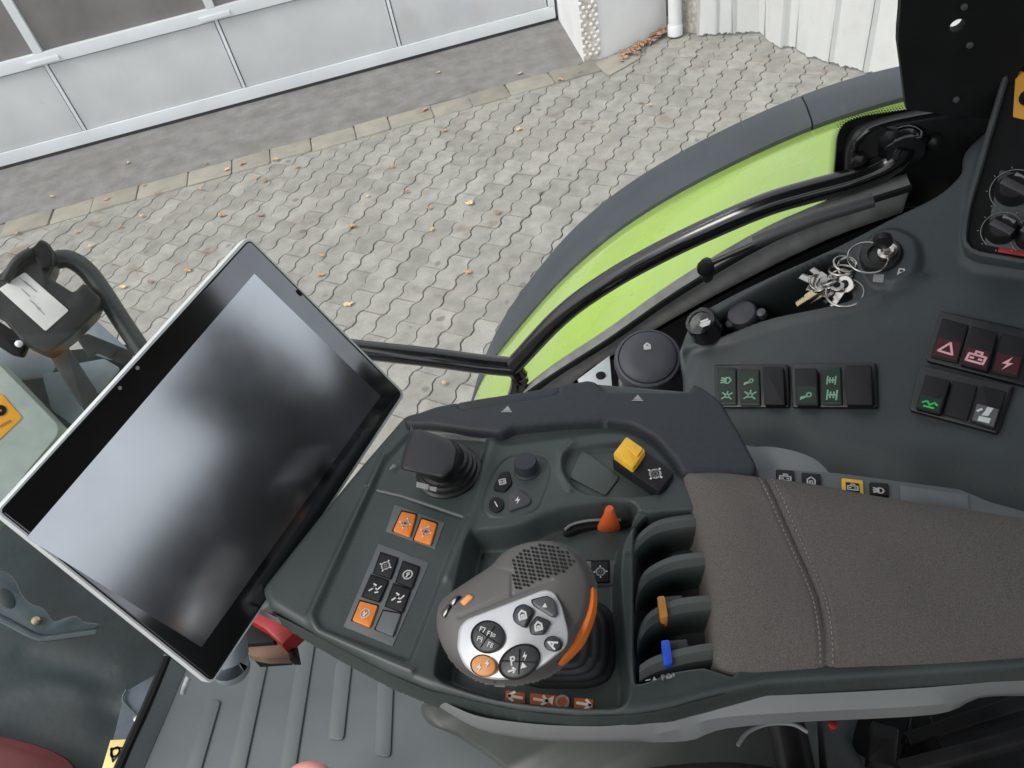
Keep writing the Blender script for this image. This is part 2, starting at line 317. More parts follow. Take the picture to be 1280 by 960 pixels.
def hfield(name, pl, outline, feats, m, parent, cell=0.0012, edge=0.006, drop=0.05, h0=0.0, func=None, ang=180, oh=0.0):
    """a moulded shell: height over the plane made from pixel-traced features.
    feats: ('in', poly, dh, width) ramp inward from the polygon; ('line', pts, dh, width) ridge or groove"""
    O = np.array([pl.uv(p, h0 + oh) for p in outline]); lo, hi = O.min(0) - edge - cell * 2, O.max(0) + edge + cell * 2
    xs = np.arange(lo[0], hi[0], cell); ys = np.arange(lo[1], hi[1], cell); X, Y = np.meshgrid(xs, ys); d = sdf(O, X, Y)
    # pull the vertices next to the rim onto it, so the edge runs clean
    gy, gx = np.gradient(d, cell); k = np.abs(d) < cell * .55; X = np.where(k, X - gx * d, X); Y = np.where(k, Y - gy * d, Y); d = np.where(k, 0, d)
    Hh = np.full(X.shape, h0)
    for f in feats:
        q = [pl.uv(p, h0 + (f[4] if len(f) > 4 else 0)) for p in f[1]]
        if f[0] == 'in': Hh = Hh + f[2] * sst(-sdf(q, X, Y) / f[3])
        elif f[0] == 'line': Hh = Hh + f[2] * np.exp(-(ldist(q, X, Y) / f[3]) ** 2)
    if func is not None: Hh = Hh + func(X, Y, d)
    t = np.clip((d + edge) / (edge * 1.0), 0, 1); Hh = Hh - edge * (1 - np.sqrt(np.clip(1 - t ** 2, 0, 1)))
    t2 = np.clip(d / (cell * 1.5), 0, 1); Hh = Hh - drop * t2
    P = pl.o + X[..., None] * pl.u + Y[..., None] * pl.v + Hh[..., None] * pl.n
    ny, nx = X.shape; idx = np.arange(ny * nx).reshape(ny, nx)
    keepv = d < cell * 2.6; kf = keepv[:-1, :-1] & keepv[1:, :-1] & keepv[:-1, 1:] & keepv[1:, 1:]
    Q = np.stack([idx[:-1, :-1], idx[:-1, 1:], idx[1:, 1:], idx[1:, :-1]], -1)[kf]
    used = np.unique(Q); rm = np.full(ny * nx, -1); rm[used] = np.arange(len(used)); V = P.reshape(-1, 3)[used]; Q = rm[Q]
    o0 = V.mean(0); me = bpy.data.meshes.new(name); V0 = (V - o0).astype(np.float32)
    me.vertices.add(len(V0)); me.vertices.foreach_set('co', V0.ravel()); me.loops.add(Q.size); me.loops.foreach_set('vertex_index', Q.ravel().astype(np.int32))
    me.polygons.add(len(Q)); me.polygons.foreach_set('loop_start', np.arange(0, Q.size, 4, dtype=np.int32)); me.polygons.foreach_set('loop_total', np.full(len(Q), 4, np.int32))
    me.polygons.foreach_set('use_smooth', [True] * len(Q)); me.update(calc_edges=True); me.validate(); me.materials.append(m)
    if ang < 180: me.set_sharp_from_angle(angle=math.radians(ang))
    ob = bpy.data.objects.new(name, me); COL.objects.link(ob); WP[ob.name] = o0
    if parent is not None: ob.parent = parent; ob.location = Vector(o0 - WP[parent.name])
    else: ob.location = Vector(o0)
    return ob
# little print symbols, in [-1,1]
def ring(r=0.6, n=14, cx=0, cy=0): return [(cx + r * math.cos(2 * math.pi * i / n), cy + r * math.sin(2 * math.pi * i / n)) for i in range(n + 1)]
SY = {
 'gear': [ring(.62), ring(.18, 8), [(0, .62), (0, .95)], [(0, -.62), (0, -.95)], [(.62, 0), (.95, 0)], [(-.62, 0), (-.95, 0)]],
 'pto': [ring(.7), [(0, .4), (0, -.4)], [(-.2, .1), (0, .4), (.2, .1)]],
 'arm': [[(-.7, -.6), (-.2, .1), (.4, -.1), (.7, .6)], [(-.6, .6), (-.1, .5)], [(.3, -.6), (.7, -.4)], ring(.16, 8, -.2, .1)],
 'house': [[(-.6, -.6), (-.6, .3), (0, .8), (.6, .3), (.6, -.6), (-.6, -.6)], [(-.2, -.6), (-.2, 0), (.2, 0), (.2, -.6)]],
 'tri': [[(-.8, -.6), (.8, -.6), (0, .8), (-.8, -.6)]],
 'trif': [['f', (-.8, -.5), (.8, -.5), (0, .8)]],
 'batt': [[(-.9, -.6), (.9, -.6), (.9, .3), (-.9, .3), (-.9, -.6)], [(-.3, .3), (-.3, .75), (.35, .75), (.35, .3)], [(-.6, -.15), (-.3, -.15)], [(.3, -.15), (.6, -.15)]],
 'bolt': [['f', (.25, .95), (-.55, -.15), (-.02, -.1), (-.25, -.95), (.55, .2), (.05, .12)]],
 'lamp': [[(-.1, .5), (.4, .5), (.75, 0), (.4, -.5), (-.1, -.5), (-.1, .5)], [(-.3, .3), (-.85, .45)], [(-.3, 0), (-.9, 0)], [(-.3, -.3), (-.85, -.45)]],
 'beam': [ring(.35, 10), [(-.9, .6), (-.45, .3)], [(-.9, -.6), (-.45, -.3)], [(.9, .6), (.45, .3)], [(.9, -.6), (.45, -.3)], [(0, .5), (0, .9)]],
 'mirr': [ring(.35, 10, .3, .2), [(-.9, -.6), (0, -.1)], [(-.9, -.3), (-.3, -.1)]],
 'axle': [[(-.7, .8), (-.7, -.8)], [(.7, .8), (.7, -.8)], [(-.7, 0), (.7, 0)], [(-.25, .5), (-.25, -.5)], [(.25, .5), (.25, -.5)]],
 'wave': [[(-.9, 0), (-.4, .3), (0, -.2), (.5, .3), (.9, 0)], [(-.6, -.5), (.6, -.5)]],
 'P': [[(-.4, -.8), (-.4, .8), (.3, .8), (.5, .45), (.3, .05), (-.4, .05)]],
 'seatp': [['f', (-.5, -.9), (.6, -.9), (.6, -.3), (-.5, -.3)], ['f', (-.35, -.2), (.3, -.1), (.5, .9), (-.1, .9), (-.15, .4)], [(-.8, .2), (-.5, .5)]],
 'arrow': [[(-.8, 0), (.7, 0)], [(.2, .5), (.8, 0), (.2, -.5)]],
 'A': [[(-.6, -.8), (0, .8), (.6, -.8)], [(-.3, -.2), (.3, -.2)]],
 'hand': [[(-.7, -.1), (.7, -.1), (.5, -.5), (-.5, -.5), (-.7, -.1)], [(-.5, .35), (.5, .35)]],
 'tank': [[(-.6, -.6), (.6, -.6), (.6, .6), (-.6, .6), (-.6, -.6)], [(-.3, 0), (.3, 0)], [(-.3, .3), (-.3, -.3)], [(.3, .3), (.3, -.3)]],
 'dash': [[(-.8, 0), (.8, 0)]],
}

# ================================================================ THE YARD
A0 = onz((0, 211), 0); A1 = onz((696, 24), 0); DW = nrm(A1 - A0); NW = np.cross(DW, UP); LW = np.linalg.norm(A1 - A0)
if NW @ (EYE - A0) < 0: NW = -NW
def wl(s, z, o=0): return A0 + DW * s + UP * z + NW * o
def wall_px(p, o=0): q = onp(p, A0 + NW * o, NW); return (q - A0) @ DW, q[2]
g = G(); g.add([(-400, -400, -.05), (400, -400, -.05), (400, 400, -.05), (-400, 400, -.05)], [[0, 1, 2, 3]], JOINT); tag(g.out('ground', origin=(0, 0, -.05)), kind='structure')
# joint bed under the pavers
K0 = onz((0, 281), 0); K1 = onz((740, 76), 0); DK = nrm(K1 - K0); NK = np.cross(DK, UP); NK = NK if NK @ (EYE - K0) > 0 else -NK
def kl(s, o, z=0): return K0 + DK * s + NK * o + UP * z
g = G(); q = [kl(-6, .05, -.013), kl(14, .05, -.013), kl(14, 9, -.013), kl(-6, 9, -.013)]; g.add(q, [[0, 1, 2, 3]], JOINT); bed = tag(g.out('paved_yard'), kind='structure')
# asphalt-like apron in front of the door
g = G(); LK = np.linalg.norm(K1 - K0)
g.add([wl(-8, .004, -.6), wl(LW + .06, .004, -.6), wl(LW + .06, .004, 0), kl(LK - .02, .0, .004), kl(-7, 0, .004)], [[0, 1, 2, 3, 4]], APR); tag(g.out('concrete_apron'), kind='structure')
# kerb stones
g = G(); g.box(kl(LK / 2 - 3, .1, -.03), (DK, NK, UP), (LK / 2 + 4, .1, .022), JOINT); kb = tag(g.out('kerb'), kind='structure')
s = -4.6; i = 0; rk = random.Random(3)
while s < LK - .05:
    l = rk.uniform(.28, .42)
    g = G(); e = min(s + l, LK + .02); o1 = .012 + rk.uniform(-.006, .006); wdt = .245 + rk.uniform(-.008, .008); zt = .012 + rk.uniform(-.004, .006)
    P = rc([kl(s + .004, o1), kl(e - .003, o1 + rk.uniform(-.005, .005)), kl(e - .003, wdt), kl(s + .004, wdt + rk.uniform(-.005, .005))], .022, 3)
    g.prism([p + UP * zt for p in P], -UP * .05, KERB, .007, 2); g.out('kerb_stone', kb); s = e
# flat stone at the pier's foot
g = G(); g.prism([onz(p, .012) for p in rc([(742, 78), (757, 74), (790, 58), (800, 60), (802, 71), (780, 84), (760, 95)], 5)], -UP * .04, KERB, .006); g.out('corner_stone', kb)
# pavers
def rotv(a): return np.array([math.cos(a), math.sin(a), 0])
E1 = rotv(math.radians(55.8)); E2 = rotv(math.radians(-38)); PL_, PW_ = .318, .146; ORI = onz((640 + 690 / 8, 140 + 435 / 8), 0)
per = PL_ / 2; AMP = .0125
def outline(ins):
    def wv(u): return AMP * max(-1, min(1, 1.9 * math.sin(2 * math.pi * u / per)))
    us = [0, .12, .38, .62, .88, 1.12, 1.38, 1.62, 1.88, 2.0]; L_ = []; R_ = []
    for k in us: u = k * per; uu = min(max(u, ins), PL_ - ins); L_.append((uu, PW_ / 2 - ins + wv(u))); R_.append((uu, -PW_ / 2 + ins + wv(u)))
    return R_ + L_[::-1]
def paver_geo():
    top = outline(.0050); base = outline(.0021); n = len(top)
    V = [E1 * (u - PL_) + E2 * v for u, v in top] + [E1 * (u - PL_) + E2 * v - UP * .006 for u, v in base] + [E1 * (u - PL_) + E2 * v - UP * .016 for u, v in base]
    Fc = [list(range(n))]
    for k in range(2):
        for i in range(n): j = (i + 1) % n; Fc.append([k * n + i, (k + 1) * n + i, (k + 1) * n + j, k * n + j])
    return V, Fc
PV, PF = paver_geo(); nrmz = np.cross(PV[5] - PV[0], PV[12] - PV[0])[2]
if nrmz < 0: PF = [f[::-1] for f in PF]
g = G(); g.add(PV, PF, PAV); pm = bpy.data.meshes.new('paver'); pm.from_pydata([tuple(v) for v in PV], [], PF); pm.materials.append(PAV)
pm.polygons.foreach_set('use_smooth', [True] * len(PF)); pm.update(); pm.set_sharp_from_angle(angle=math.radians(30))
def proj(P): v = M.T @ (P - EYE); return (640 + F * v[0] / -v[2], 480 - F * v[1] / -v[2]) if v[2] < -.1 else (-9999, 0)
VIS = [(-30, 330), (480, 180), (760, 97), (870, 45), (1080, 92), (1000, 120), (850, 188), (700, 302), (630, 390), (600, 480), (560, 500), (490, 500), (310, 290), (190, 440), (110, 400), (0, 290)]
def inpoly(p, poly):
    c = False
    for i in range(len(poly)):
        a, b = poly[i], poly[(i + 1) % len(poly)]
        if (a[1] <= p[1]) != (b[1] <= p[1]) and p[0] < a[0] + (p[1] - a[1]) * (b[0] - a[0]) / (b[1] - a[1]): c = not c
    return c
cand = []
CORR = [(866, 44), (900, 42), (950, 40), (958, 48), (975, 60), (985, 57), (995, 60), (1008, 70), (1022, 72), (1030, 76), (1050, 82), (1073, 87), (1110, 96), (1150, 108), (1250, 130)]
cw = [onz(p, 0) for p in CORR]
for ci in range(-60, 90):
    for cj in range(-60, 60):
        o = ORI + E2 * (ci * PW_) + E1 * (cj * PL_ - (ci % 2) * PL_ / 2); c = o - E1 * PL_ / 2
        k = (c - K0) @ NK; s_ = (c - K0) @ DK
        if s_ < -4.8 or s_ > 9: continue
        if s_ < LK + .1 and k < .04: continue
        if s_ >= LK + .1 and k < -.6: continue
        if k > 5.6: continue
        cand.append((c, o, proj(c)))
vis = [(np.linalg.norm(c - EYE), i) for i, (c, o, p) in enumerate(cand) if inpoly(p, VIS)]; vis.sort(); near = set(i for _, i in vis[:298])
rp_ = random.Random(5); g = G()
for i, (c, o, p) in enumerate(cand):
    dz = rp_.uniform(-.0025, .0025)
    if i in near:
        ob = bpy.data.objects.new('paver', pm); COL.objects.link(ob); ob.parent = bed; ob.location = Vector(o + UP * dz - WP[bed.name]); ob.rotation_euler = (rp_.uniform(-.012, .012), rp_.uniform(-.012, .012), rp_.uniform(-.012, .012))
    else: g.add([v + o + UP * dz for v in PV], PF, PAV)
tag(g.out('paver_field', bed, 30), kind='stuff')
# garage door
sx = [wall_px((104, 161), .05)[0], wall_px((304, 111), .05)[0], wall_px((499, 55), .05)[0]]; pit = (sx[2] - sx[0]) / 2; SEND = LW - .02
RZ = sum(wall_px(p, .05)[1] for p in ((0, 79), (259, 12))) / 2; RB = sum(wall_px(p, .05)[1] for p in ((0, 97), (365, 0))) / 2; BT = sum(wall_px(p, .05)[1] for p in ((0, 193), (430, 77))) / 2
gd = thing('garage_door', 'wide pale grey folding garage door with glazed upper half', 'door', wl(SEND / 2, 0))
AX = (DW, NW, UP)
def dbox(name, s0, s1, z0, z1, o0, o1, m, bev=.004, par=None): g = G(); g.box(wl((s0 + s1) / 2, (z0 + z1) / 2, (o0 + o1) / 2), AX, ((s1 - s0) / 2, abs(o1 - o0) / 2, (z1 - z0) / 2), m, bev); return g.out(name, par or gd)
S0 = sx[0] - pit * 4
dbox('bottom_rail', S0, SEND, .035, BT, -.01, .05, DOORR, .006); dbox('rubber_seal', S0, SEND, .006, .034, -.005, .042, SEAL, .003)
dbox('middle_rail', S0, SEND, RB + .002, RZ, -.01, .055, DOORR, .006); dbox('end_stile', SEND - .055, SEND + .002, BT + .001, RB, -.01, .052, DOORR, .005)
dbox('top_rail', S0, SEND, 2.75, 2.9, -.01, .05, DOORR)
seams = [S0 + pit * k for k in range(0, 9) if S0 + pit * k < SEND - .1] + [SEND - .056]
for a, b in zip(seams[:-1], seams[1:]):
    dbox('door_panel', a + .022, b - (.022 if b < SEND - .1 else .012), BT + .004, RB - .009, -.005, .032, DOORP, .004)
    dbox('glass_pane', a + .03, b - .03, RZ + .002, 2.748, -.005, .012, PANE, 0)
for a in seams[1:-1] + [seams[0]]:
    dbox('panel_joint', a - .013, a + .013, BT + .003, RB - .002, -.005, .040, DOORR, .003)
    dbox('mullion', a - .035, a + .035, RZ + .003, 2.747, -.004, .048, DOORR, .006)
    g = G(); g.box(wl(a + .01, RB + .035, .064), AX, (.13, .008, .018), DOORR, .004); g.out('hinge', gd)
# building above and behind the door, side jamb
g = G(); g.box(wl(-1.5, 3.6, -.3), AX, (LW / 2 + 4.4, .25, .69), WALLW); g.box(wl(-1.5, 1.5, -.7), AX, (LW / 2 + 4.4, .1, 1.45), SEAL)
blv = tag(g.out('building_front'), 'white rendered building wall above the garage door', 'building')
# white pier
J = onz((697, 22), 0); B_ = onz((730, 78), 0); Cc = onz((752, 74), 0); D_ = onz((833, 37), 0)
pr = thing('white_pier', 'white rendered wall corner with exposed mesh at its edge beside the garage door', 'wall', (B_ + Cc) / 2)
g = G(); back = NW * -.9; top = [J + UP * 4.2 - NW * .02, B_ + UP * 4.2, Cc + UP * 4.2, D_ + UP * 4.2, D_ + back + UP * 4.2, J + back + UP * 4.2]; g.prism(top, -UP * 4.22, WALLW, 0); g.out('wall', pr)
g = G(); fdir = nrm(Cc - B_); fn = np.cross(fdir, UP); fn = fn if fn @ (EYE - B_) > 0 else -fn; fl = np.linalg.norm(Cc - B_)
g.box((B_ + Cc) / 2 + fn * .002 + UP * 1.5, (fdir, fn, UP), (fl * .48, .004, 1.49), LATT, .002)
rr = random.Random(9); 
for k in range(46):
    for j in range(3):
        c = B_ + fdir * fl * ((j + .5 + (.25 if k % 2 else -.25)) / 3) + UP * (.06 + k * .034) + fn * .007
        if rr.random() < .85: g.lathe(c, fn, [(fl * .11 * rr.uniform(.7, 1.2), -.004), (fl * .08, .004), (.002, .006)], WALLW, 7)
g.out('mesh_strip', pr)
g = G(); g.tube([onz((844, 46), 0) + UP * z for z in (.03, .5, 1.5, 4)], .055, WALLW, 20, 1); g.lathe(onz((844, 46), .0), UP, [(.062, .02), (.062, .10), (.056, .11)], WALLW, 20); tag(g.out('downpipe'), 'white round downpipe between rendered wall and sheet wall', 'pipe')
g = G(); a, b = onz((852, 40), 0), onz((871, 42), 0); dd = nrm(b - a); nn = np.cross(dd, UP); nn = nn if nn @ (EYE - a) > 0 else -nn
g.box((a + b) / 2 - nn * .08 + UP * 2, (dd, nn, UP), (np.linalg.norm(b - a) / 2 + .05, .08, 2), LATT); tag(g.out('grey_post'), 'narrow rough grey post right of the white downpipe', 'post')
# white profiled sheet wall with its ragged foot
cwt = thing('sheet_wall', 'white profiled sheet wall with ragged lower edge over the paving', 'wall', cw[5])
SG = .8
segs = [(870, 896), (896, 915), (915, 955), (955, 994), (994, 1035), (1035, 1078), (1078, 1130), (1130, 1190), (1190, 1250)]
def cpx(x):
    return (x, float(np.interp(x, [p[0] for p in CORR], [p[1] for p in CORR])))
fa, fb = onz(cpx(880), 0), onz(cpx(1240), 0); fd = nrm(fb - fa); fnn = np.cross(fd, UP); fnn = fnn if fnn @ (EYE - fa) > 0 else -fnn
rr = random.Random(4)
for a, b in segs:
    n = 14; V = []; sag = 0
    for k in range(n + 1):
        x = a + .5 + (b - a - .9) * k / n; P = onz(cpx(x), .02); base = fa + fd * ((P - fa) @ fd); dev = (P - base) @ fnn
        rib = .030 * (1 if k in (1,) else 0) - .012 * (1 if k in (0, n) else 0)
        foot = P + UP * (rr.uniform(-.008, .012)) + fnn * rib * .4
        V.append((foot, base + fnn * (dev * .85 + rib) + UP * .35, base + fnn * (dev * .5 + rib) + UP * 1.3, base + fnn * (rib) + UP * 4))
    for row_off, th in ((0, 0),):
        g = G(); VV = [v for r in V for v in r]; back_ = [v - fnn * .012 for v in VV]; Fc = []
        for k in range(n):
            for j in range(3): Fc.append([k * 4 + j, (k + 1) * 4 + j, (k + 1) * 4 + j + 1, k * 4 + j + 1])
        m_ = len(VV); Fb = [[i + m_ for i in f[::-1]] for f in Fc]; ed = [[k * 4, k * 4 + m_, (k + 1) * 4 + m_, (k + 1) * 4] for k in range(n)]
        g.add(VV + back_, Fc + Fb + ed, SHEET); g.out('sheet_panel', cwt, 25)
# fallen leaves
LP = [(160, 204, 1), (65, 246, 1), (133, 249, 0), (180, 232, 0), (258, 205, 2), (192, 258, 2), (250, 236, 0), (283, 213, 1), (303, 205, 0), (150, 284, 0), (178, 270, 1), (157, 315, 2), (278, 269, 0), (325, 269, 2), (320, 222, 0), (345, 199, 1), (372, 209, 0), (406, 208, 1), (330, 226, 2), (113, 308, 1), (235, 338, 0), (188, 352, 2), (154, 359, 1), (130, 355, 0), (400, 320, 0), (402, 343, 0), (532, 137, 0), (548, 91, 1), (555, 163, 0), (531, 157, 2), (490, 209, 0), (508, 240, 2), (459, 245, 1), (439, 283, 0), (588, 254, 1), (607, 204, 0), (622, 266, 2), (537, 260, 0), (540, 287, 1), (649, 162, 1), (740, 157, 0), (798, 151, 0), (812, 132, 1), (585, 340, 0), (436, 380, 1), (555, 480, 0), (20, 292, 0), (62, 300, 1), (95, 290, 0), (650, 92, 1), (700, 100, 0), (790, 150, 1)]
rl = random.Random(11)
col_w = ['orange', 'yellow', 'reddish']
def leaf_label(x, y, c):
    k = (x - K0[0]) ; return None
kpx = lambda x: 281 + (76 - 281) * x / 740
for i_, (x, y, c) in enumerate(LP):
    if i_ % 6 == 5: continue
    on_apron = y < kpx(x) - 4; on_kerb = not on_apron and y < kpx(x) + 26
    place = 'the dark apron by the garage door' if on_apron else ('the kerb stones' if on_kerb else 'the grey pavers')
    ctr = onz((x, y), .012 + (.006 if on_kerb else 0)); r = rl.uniform(.018, .036); a0 = rl.uniform(0, 6.28); V = [ctr + UP * .006]; n = 11
    for k in range(n):
        t = a0 + 2 * math.pi * k / n; q = r * (1 if k % 2 == 0 else .62) * rl.uniform(.75, 1.15) * (1.25 if k == 0 else 1); V.append(ctr + np.array([math.cos(t) * q, math.sin(t) * q * .8, rl.uniform(0, .014)]))
    g = G(); g.add(V, [[0, k + 1, (k + 1) % n + 1] for k in range(n)], [LEAF1, LEAF2, LEAF3][c]); g.add([V[1] + UP * .001, V[1] + UP * .003, V[0] + (V[1] - V[0]) * 1.5 + UP * .004], [[0, 1, 2]], [LEAF1, LEAF2, LEAF3][c])
    tag(g.out('fallen_leaf', None, 60), 'small dry %s leaf lying on %s' % (col_w[c], place), 'leaf', '%s fallen leaves on %s' % (col_w[c], place))
g = G()
for k in range(150):
    t = rl.random(); px = (776 + t * 56 + rl.uniform(-3, 3), 66 - t * 30 + rl.uniform(-3, 5) + (8 * (1 - t) * rl.random())); ctr = onz(px, .01 + rl.random() * .03); r = rl.uniform(.012, .03); a0 = rl.uniform(0, 6); V = [ctr + UP * rl.uniform(0, .01)]
    for j in range(6): tt = a0 + j * 1.05; V.append(ctr + np.array([math.cos(tt) * r * rl.uniform(.6, 1.1), math.sin(tt) * r * rl.uniform(.5, .9), rl.uniform(-.006, .014)]))
    g.add(V, [[0, j + 1, (j + 1) % 6 + 1] for j in range(6)], rl.choice([LEAF1, LEAF3, LEAF3]))
tag(g.out('leaf_litter'), 'drift of brown dry leaves along the foot of the white wall', 'leaves', kind='stuff')

# ================================================================ TRACTOR OUTSIDE
def resamp(P, n):
    P = np.array(P); d = np.r_[0, np.cumsum(np.linalg.norm(np.diff(P, axis=0), axis=1))]; t = np.linspace(0, d[-1], n); return np.stack([np.interp(t, d, P[:, k]) for k in range(P.shape[1])], 1)
OUT = [(1200, 70), (1125, 82), (1060, 98), (996, 121), (940, 145), (880, 174), (850, 189), (776, 235), (737, 266), (700, 301), (669, 342), (638, 381), (622, 411), (608, 441), (596, 475), (588, 510)]
GRB = [(1205, 104), (1130, 123), (1073, 138), (1015, 158), (950, 187), (850, 237), (790, 274), (756, 299), (712, 337), (680, 371), (655, 401), (630, 430), (615, 450), (602, 472), (595, 488), (588, 512)]
oc = sm([ony(p, 1.42) for p in OUT], 6); gc = sm([ony(p, 1.22) for p in GRB], 6)
oc = resamp(oc, 64); gc = resamp(gc, 64)
# carry both on past the last traced point, round the front of the wheel arch
def carry(c, n=14, st=.05):
    c = [np.array(p) for p in c]; d = nrm(c[-1] - c[-3])
    for k in range(n): d = nrm(d + UP * -.10); c.append(c[-1] + d * st)
    d = nrm(c[0] - c[2]); c2 = []
    p = c[0]
    for k in range(n): d = nrm(d - UP * .04); p = p + d * st; c2.insert(0, p)
    return np.array(c2 + c)
def avg(c, k=5):
    for _ in range(k): c = np.vstack([c[:1], (c[:-2] + 2 * c[1:-1] + c[2:]) / 4, c[-1:]])
    return c
oc, gc = carry(avg(oc, 12)), carry(avg(gc, 12)); oc, gc = avg(oc, 4), avg(gc, 4); nC = len(oc)
fe = thing('rear_fender', 'lime green curved tractor mudguard edged with dark rubber', 'mudguard', gc[40] - UP * .3)
rows = []
for yy, up_ in ((.80, -.012), (.90, .012), (1.0, .020), (1.1, .017), (1.17, .008), (1.215, -.002), (1.222, -.012)):
    rows.append([p + NT * (yy - 1.22) + UP * up_ for p in gc])
g = G(); g.loft(rows, LIME, cap=False, closed=False); g.loft([[p + UP * -.02 for p in r] for r in (rows[0], rows[-1])][::-1], LIME, cap=False, closed=False); g.out('green_panel', fe, 60)

jx = min(range(nC), key=lambda i: abs(proj(oc[i])[0] - 998))
for i0, i1 in ((0, jx), (jx, nC)):
    rr_ = []; lo_, hi_ = i0, min(i1 + (1 if i1 < nC else 0), nC)
    for t, dz in ((-.012, -.010), (0.0, .003), (.05, .008), (.5, .010), (.94, .005), (1.0, 0), (1.01, -.02), (1.0, -.09)):
        rr_.append([gc[k] + (oc[k] - gc[k]) * t + UP * dz for k in range(lo_, hi_)])
    sh = DK * 0
    if i1 == nC:   # tiny gap
        d_ = nrm(oc[jx + 1] - oc[jx]); rr_ = [[r[0] + d_ * .003] + r[1:] for r in rr_]
    g = G(); g.loft(rr_, RUB, cap=False, closed=False); g.loft([[r[0] for r in rr_], [r[0] - UP * .03 - NT * .0 for r in rr_]], RUB, cap=False, closed=False); g.loft([[r[-1] for r in rr_], [r[-1] - UP * .03 for r in rr_]], RUB, cap=False, closed=False); g.out('rubber_edge', fe, 50)
# tyre below the mudguard
WC = W(.42, 1.22, -1.72); g = G(); prof = [(.45, -.24), (.62, -.27), (.72, -.26), (.78, -.2), (.80, -.1), (.80, .1), (.78, .18), (.72, .22), (.62, .23), (.45, .2)]
g.lathe(WC, NT, prof, SEAL, 48, u=ET, cap=True); TYRE = g

# black grab bar bent round the window
PB1 = [(1130, 181), (1118, 201), (1075, 222), (1010, 240), (960, 255), (900, 280), (830, 313), (760, 352), (700, 396), (640, 459)]
hb = thing('grab_bar', 'bent glossy black tube handrail crossing in front of the green mudguard', 'handrail', ony((640, 464), .765))
g = G(); P3 = [ony(p, .765) for p in PB1]; g.tube(P3, [.0134, .0134], TUBE, 18, 6); g.out('rear_tube', hb)
g = G(); g.tube([ony(p, .765 - k) for p, k in (((643, 459), 0), ((600, 455), .0), ((540, 447), .0), ((450, 437), 0), ((380, 428), 0), ((300, 420), 0))], .0146, TUBE, 18, 5); g.out('front_tube', hb)
g = G(); g.tube([ony((640, 459), .765), ony((650, 474), .765), ony((640, 510), .765)], .013, TUBE, 12, 4); g.out('mounting_stub', hb)
g = G(); g.lathe(ony((1129, 183), .77), -NT, [(.024, 0), (.023, .006), (.019, .010), (.018, .014)], TUBE, 24); g.out('flange', hb)

# side window: pane, black border, dot screen
YW = .79
pane = [(1190, 150), (1060, 152), (1047, 185), (1042, 225), (1030, 262), (930, 325), (830, 395), (730, 470), (690, 505), (660, 530), (600, 600), (400, 700), (-300, 640), (-900, 600), (-900, -260), (1230, -260)]
sw = thing('side_window', 'clear side window with black printed dotted border', 'window', ony((730, 480), YW))
g = G(); g.prism([ony(p, YW) for p in pane], NT * .004, GLASS, 0); g.out('pane', sw)
g = G(); inner = [ony(p, YW - .003) for p in sm([(1205, 130), (1130, 138), (1070, 148), (1049, 164), (1044, 200), (1040, 232), (1026, 258), (982, 279), (927, 309), (877, 342), (826, 379), (776, 417), (726, 457), (686, 492), (640, 550)], 4)]
outr = [ony(p, YW - .003) for p in resamp(sm([(1280, 160), (1260, 200), (1240, 240), (1200, 270), (1160, 290), (1120, 300), (1080, 312), (1040, 325), (960, 360), (900, 400), (850, 430), (800, 470), (760, 510), (720, 545), (670, 590)], 4), len(inner))]
g.loft([inner, outr], FRIT, cap=False, closed=False); g.out('black_border', sw)
g = G(); n_ = 0; II = resamp(inner, 300); OO = resamp(outr, 300)
for i, p in enumerate(II[:-1]):
    t_ = nrm(II[min(i + 1, len(II) - 1)] - II[i - 1 if i else 0]); nn_ = np.cross(t_, NT); nn_ = nn_ if nn_ @ (p - OO[i]) > 0 else -nn_
    for row, rad in ((0, .0012), (1, .0009), (2, .0006)):
        c = p + nn_ * (.0008 + row * .0022) + t_ * (.0015 if row % 2 else 0); V = [c + t_ * rad * math.cos(a) + nn_ * rad * math.sin(a) - NT * .0005 for a in (0, 1.05, 2.09, 3.14, 4.19, 5.24)]
        g.add(V, [list(range(6))], FRIT)
tag(g.out('dot_screen', sw), kind='stuff')

# ================================================================ CAB SHELL
cab = thing('tractor_cab', 'dark cab body with roof and black rear pillar around the controls', 'cab', W(0.3, 0, -1.2))
AT = (ET, NT, UP)
def cbox(name, x0, x1, y0, y1, z0, z1, m, bev=.004, par=cab): g = G(); g.box(W((x0 + x1) / 2, (y0 + y1) / 2, (z0 + z1) / 2), AT, ((x1 - x0) / 2, (y1 - y0) / 2, (z1 - z0) / 2), m, bev); return g.out(name, par)
TYRE.out('rear_wheel', cab, 40)
cbox('roof', -.62, 1.20, -.85, .84, .44, .56, ROOFM, .03)
cbox('rear_wall', 1.16, 1.22, -.78, .78, -1.2, -.14, BLKM, .01); cbox('reflection_block', 1.05, 1.15, .50, .74, -1.2, .05, BLKM, .03)  # second box: unseen block added for the dark blob reflected in the display
cbox('rear_post', 1.14, 1.22, .70, .80, -.20, .44, BLKM); cbox('rear_post', 1.14, 1.22, -.80, -.70, -.20, .44, BLKM)
cbox('front_post', -.86, -.78, -.85, -.78, -1.2, .44, BLKM)
cbox('left_sill', -.8, 1.2, -.82, -.76, -1.25, -.95, BLKM)
cbox('wheel_arch_wall', .02, 1.15, .735, .78, -1.2, -.80, BLKM)
# black pillar plate with holes, at the rear corner
YP = .70
g = G(); P = [(1127, -40), (1126, 10), (1122, 50), (1128, 95), (1133, 137), (1200, 145), (1245, 150), (1300, 40), (1330, -40)]
bm = bmesh.new(); poly = [ony(p, YP) for p in P]; hole = [ony(p, YP) for p in circ((1197, 32), 11, 18, 7, -.55)]
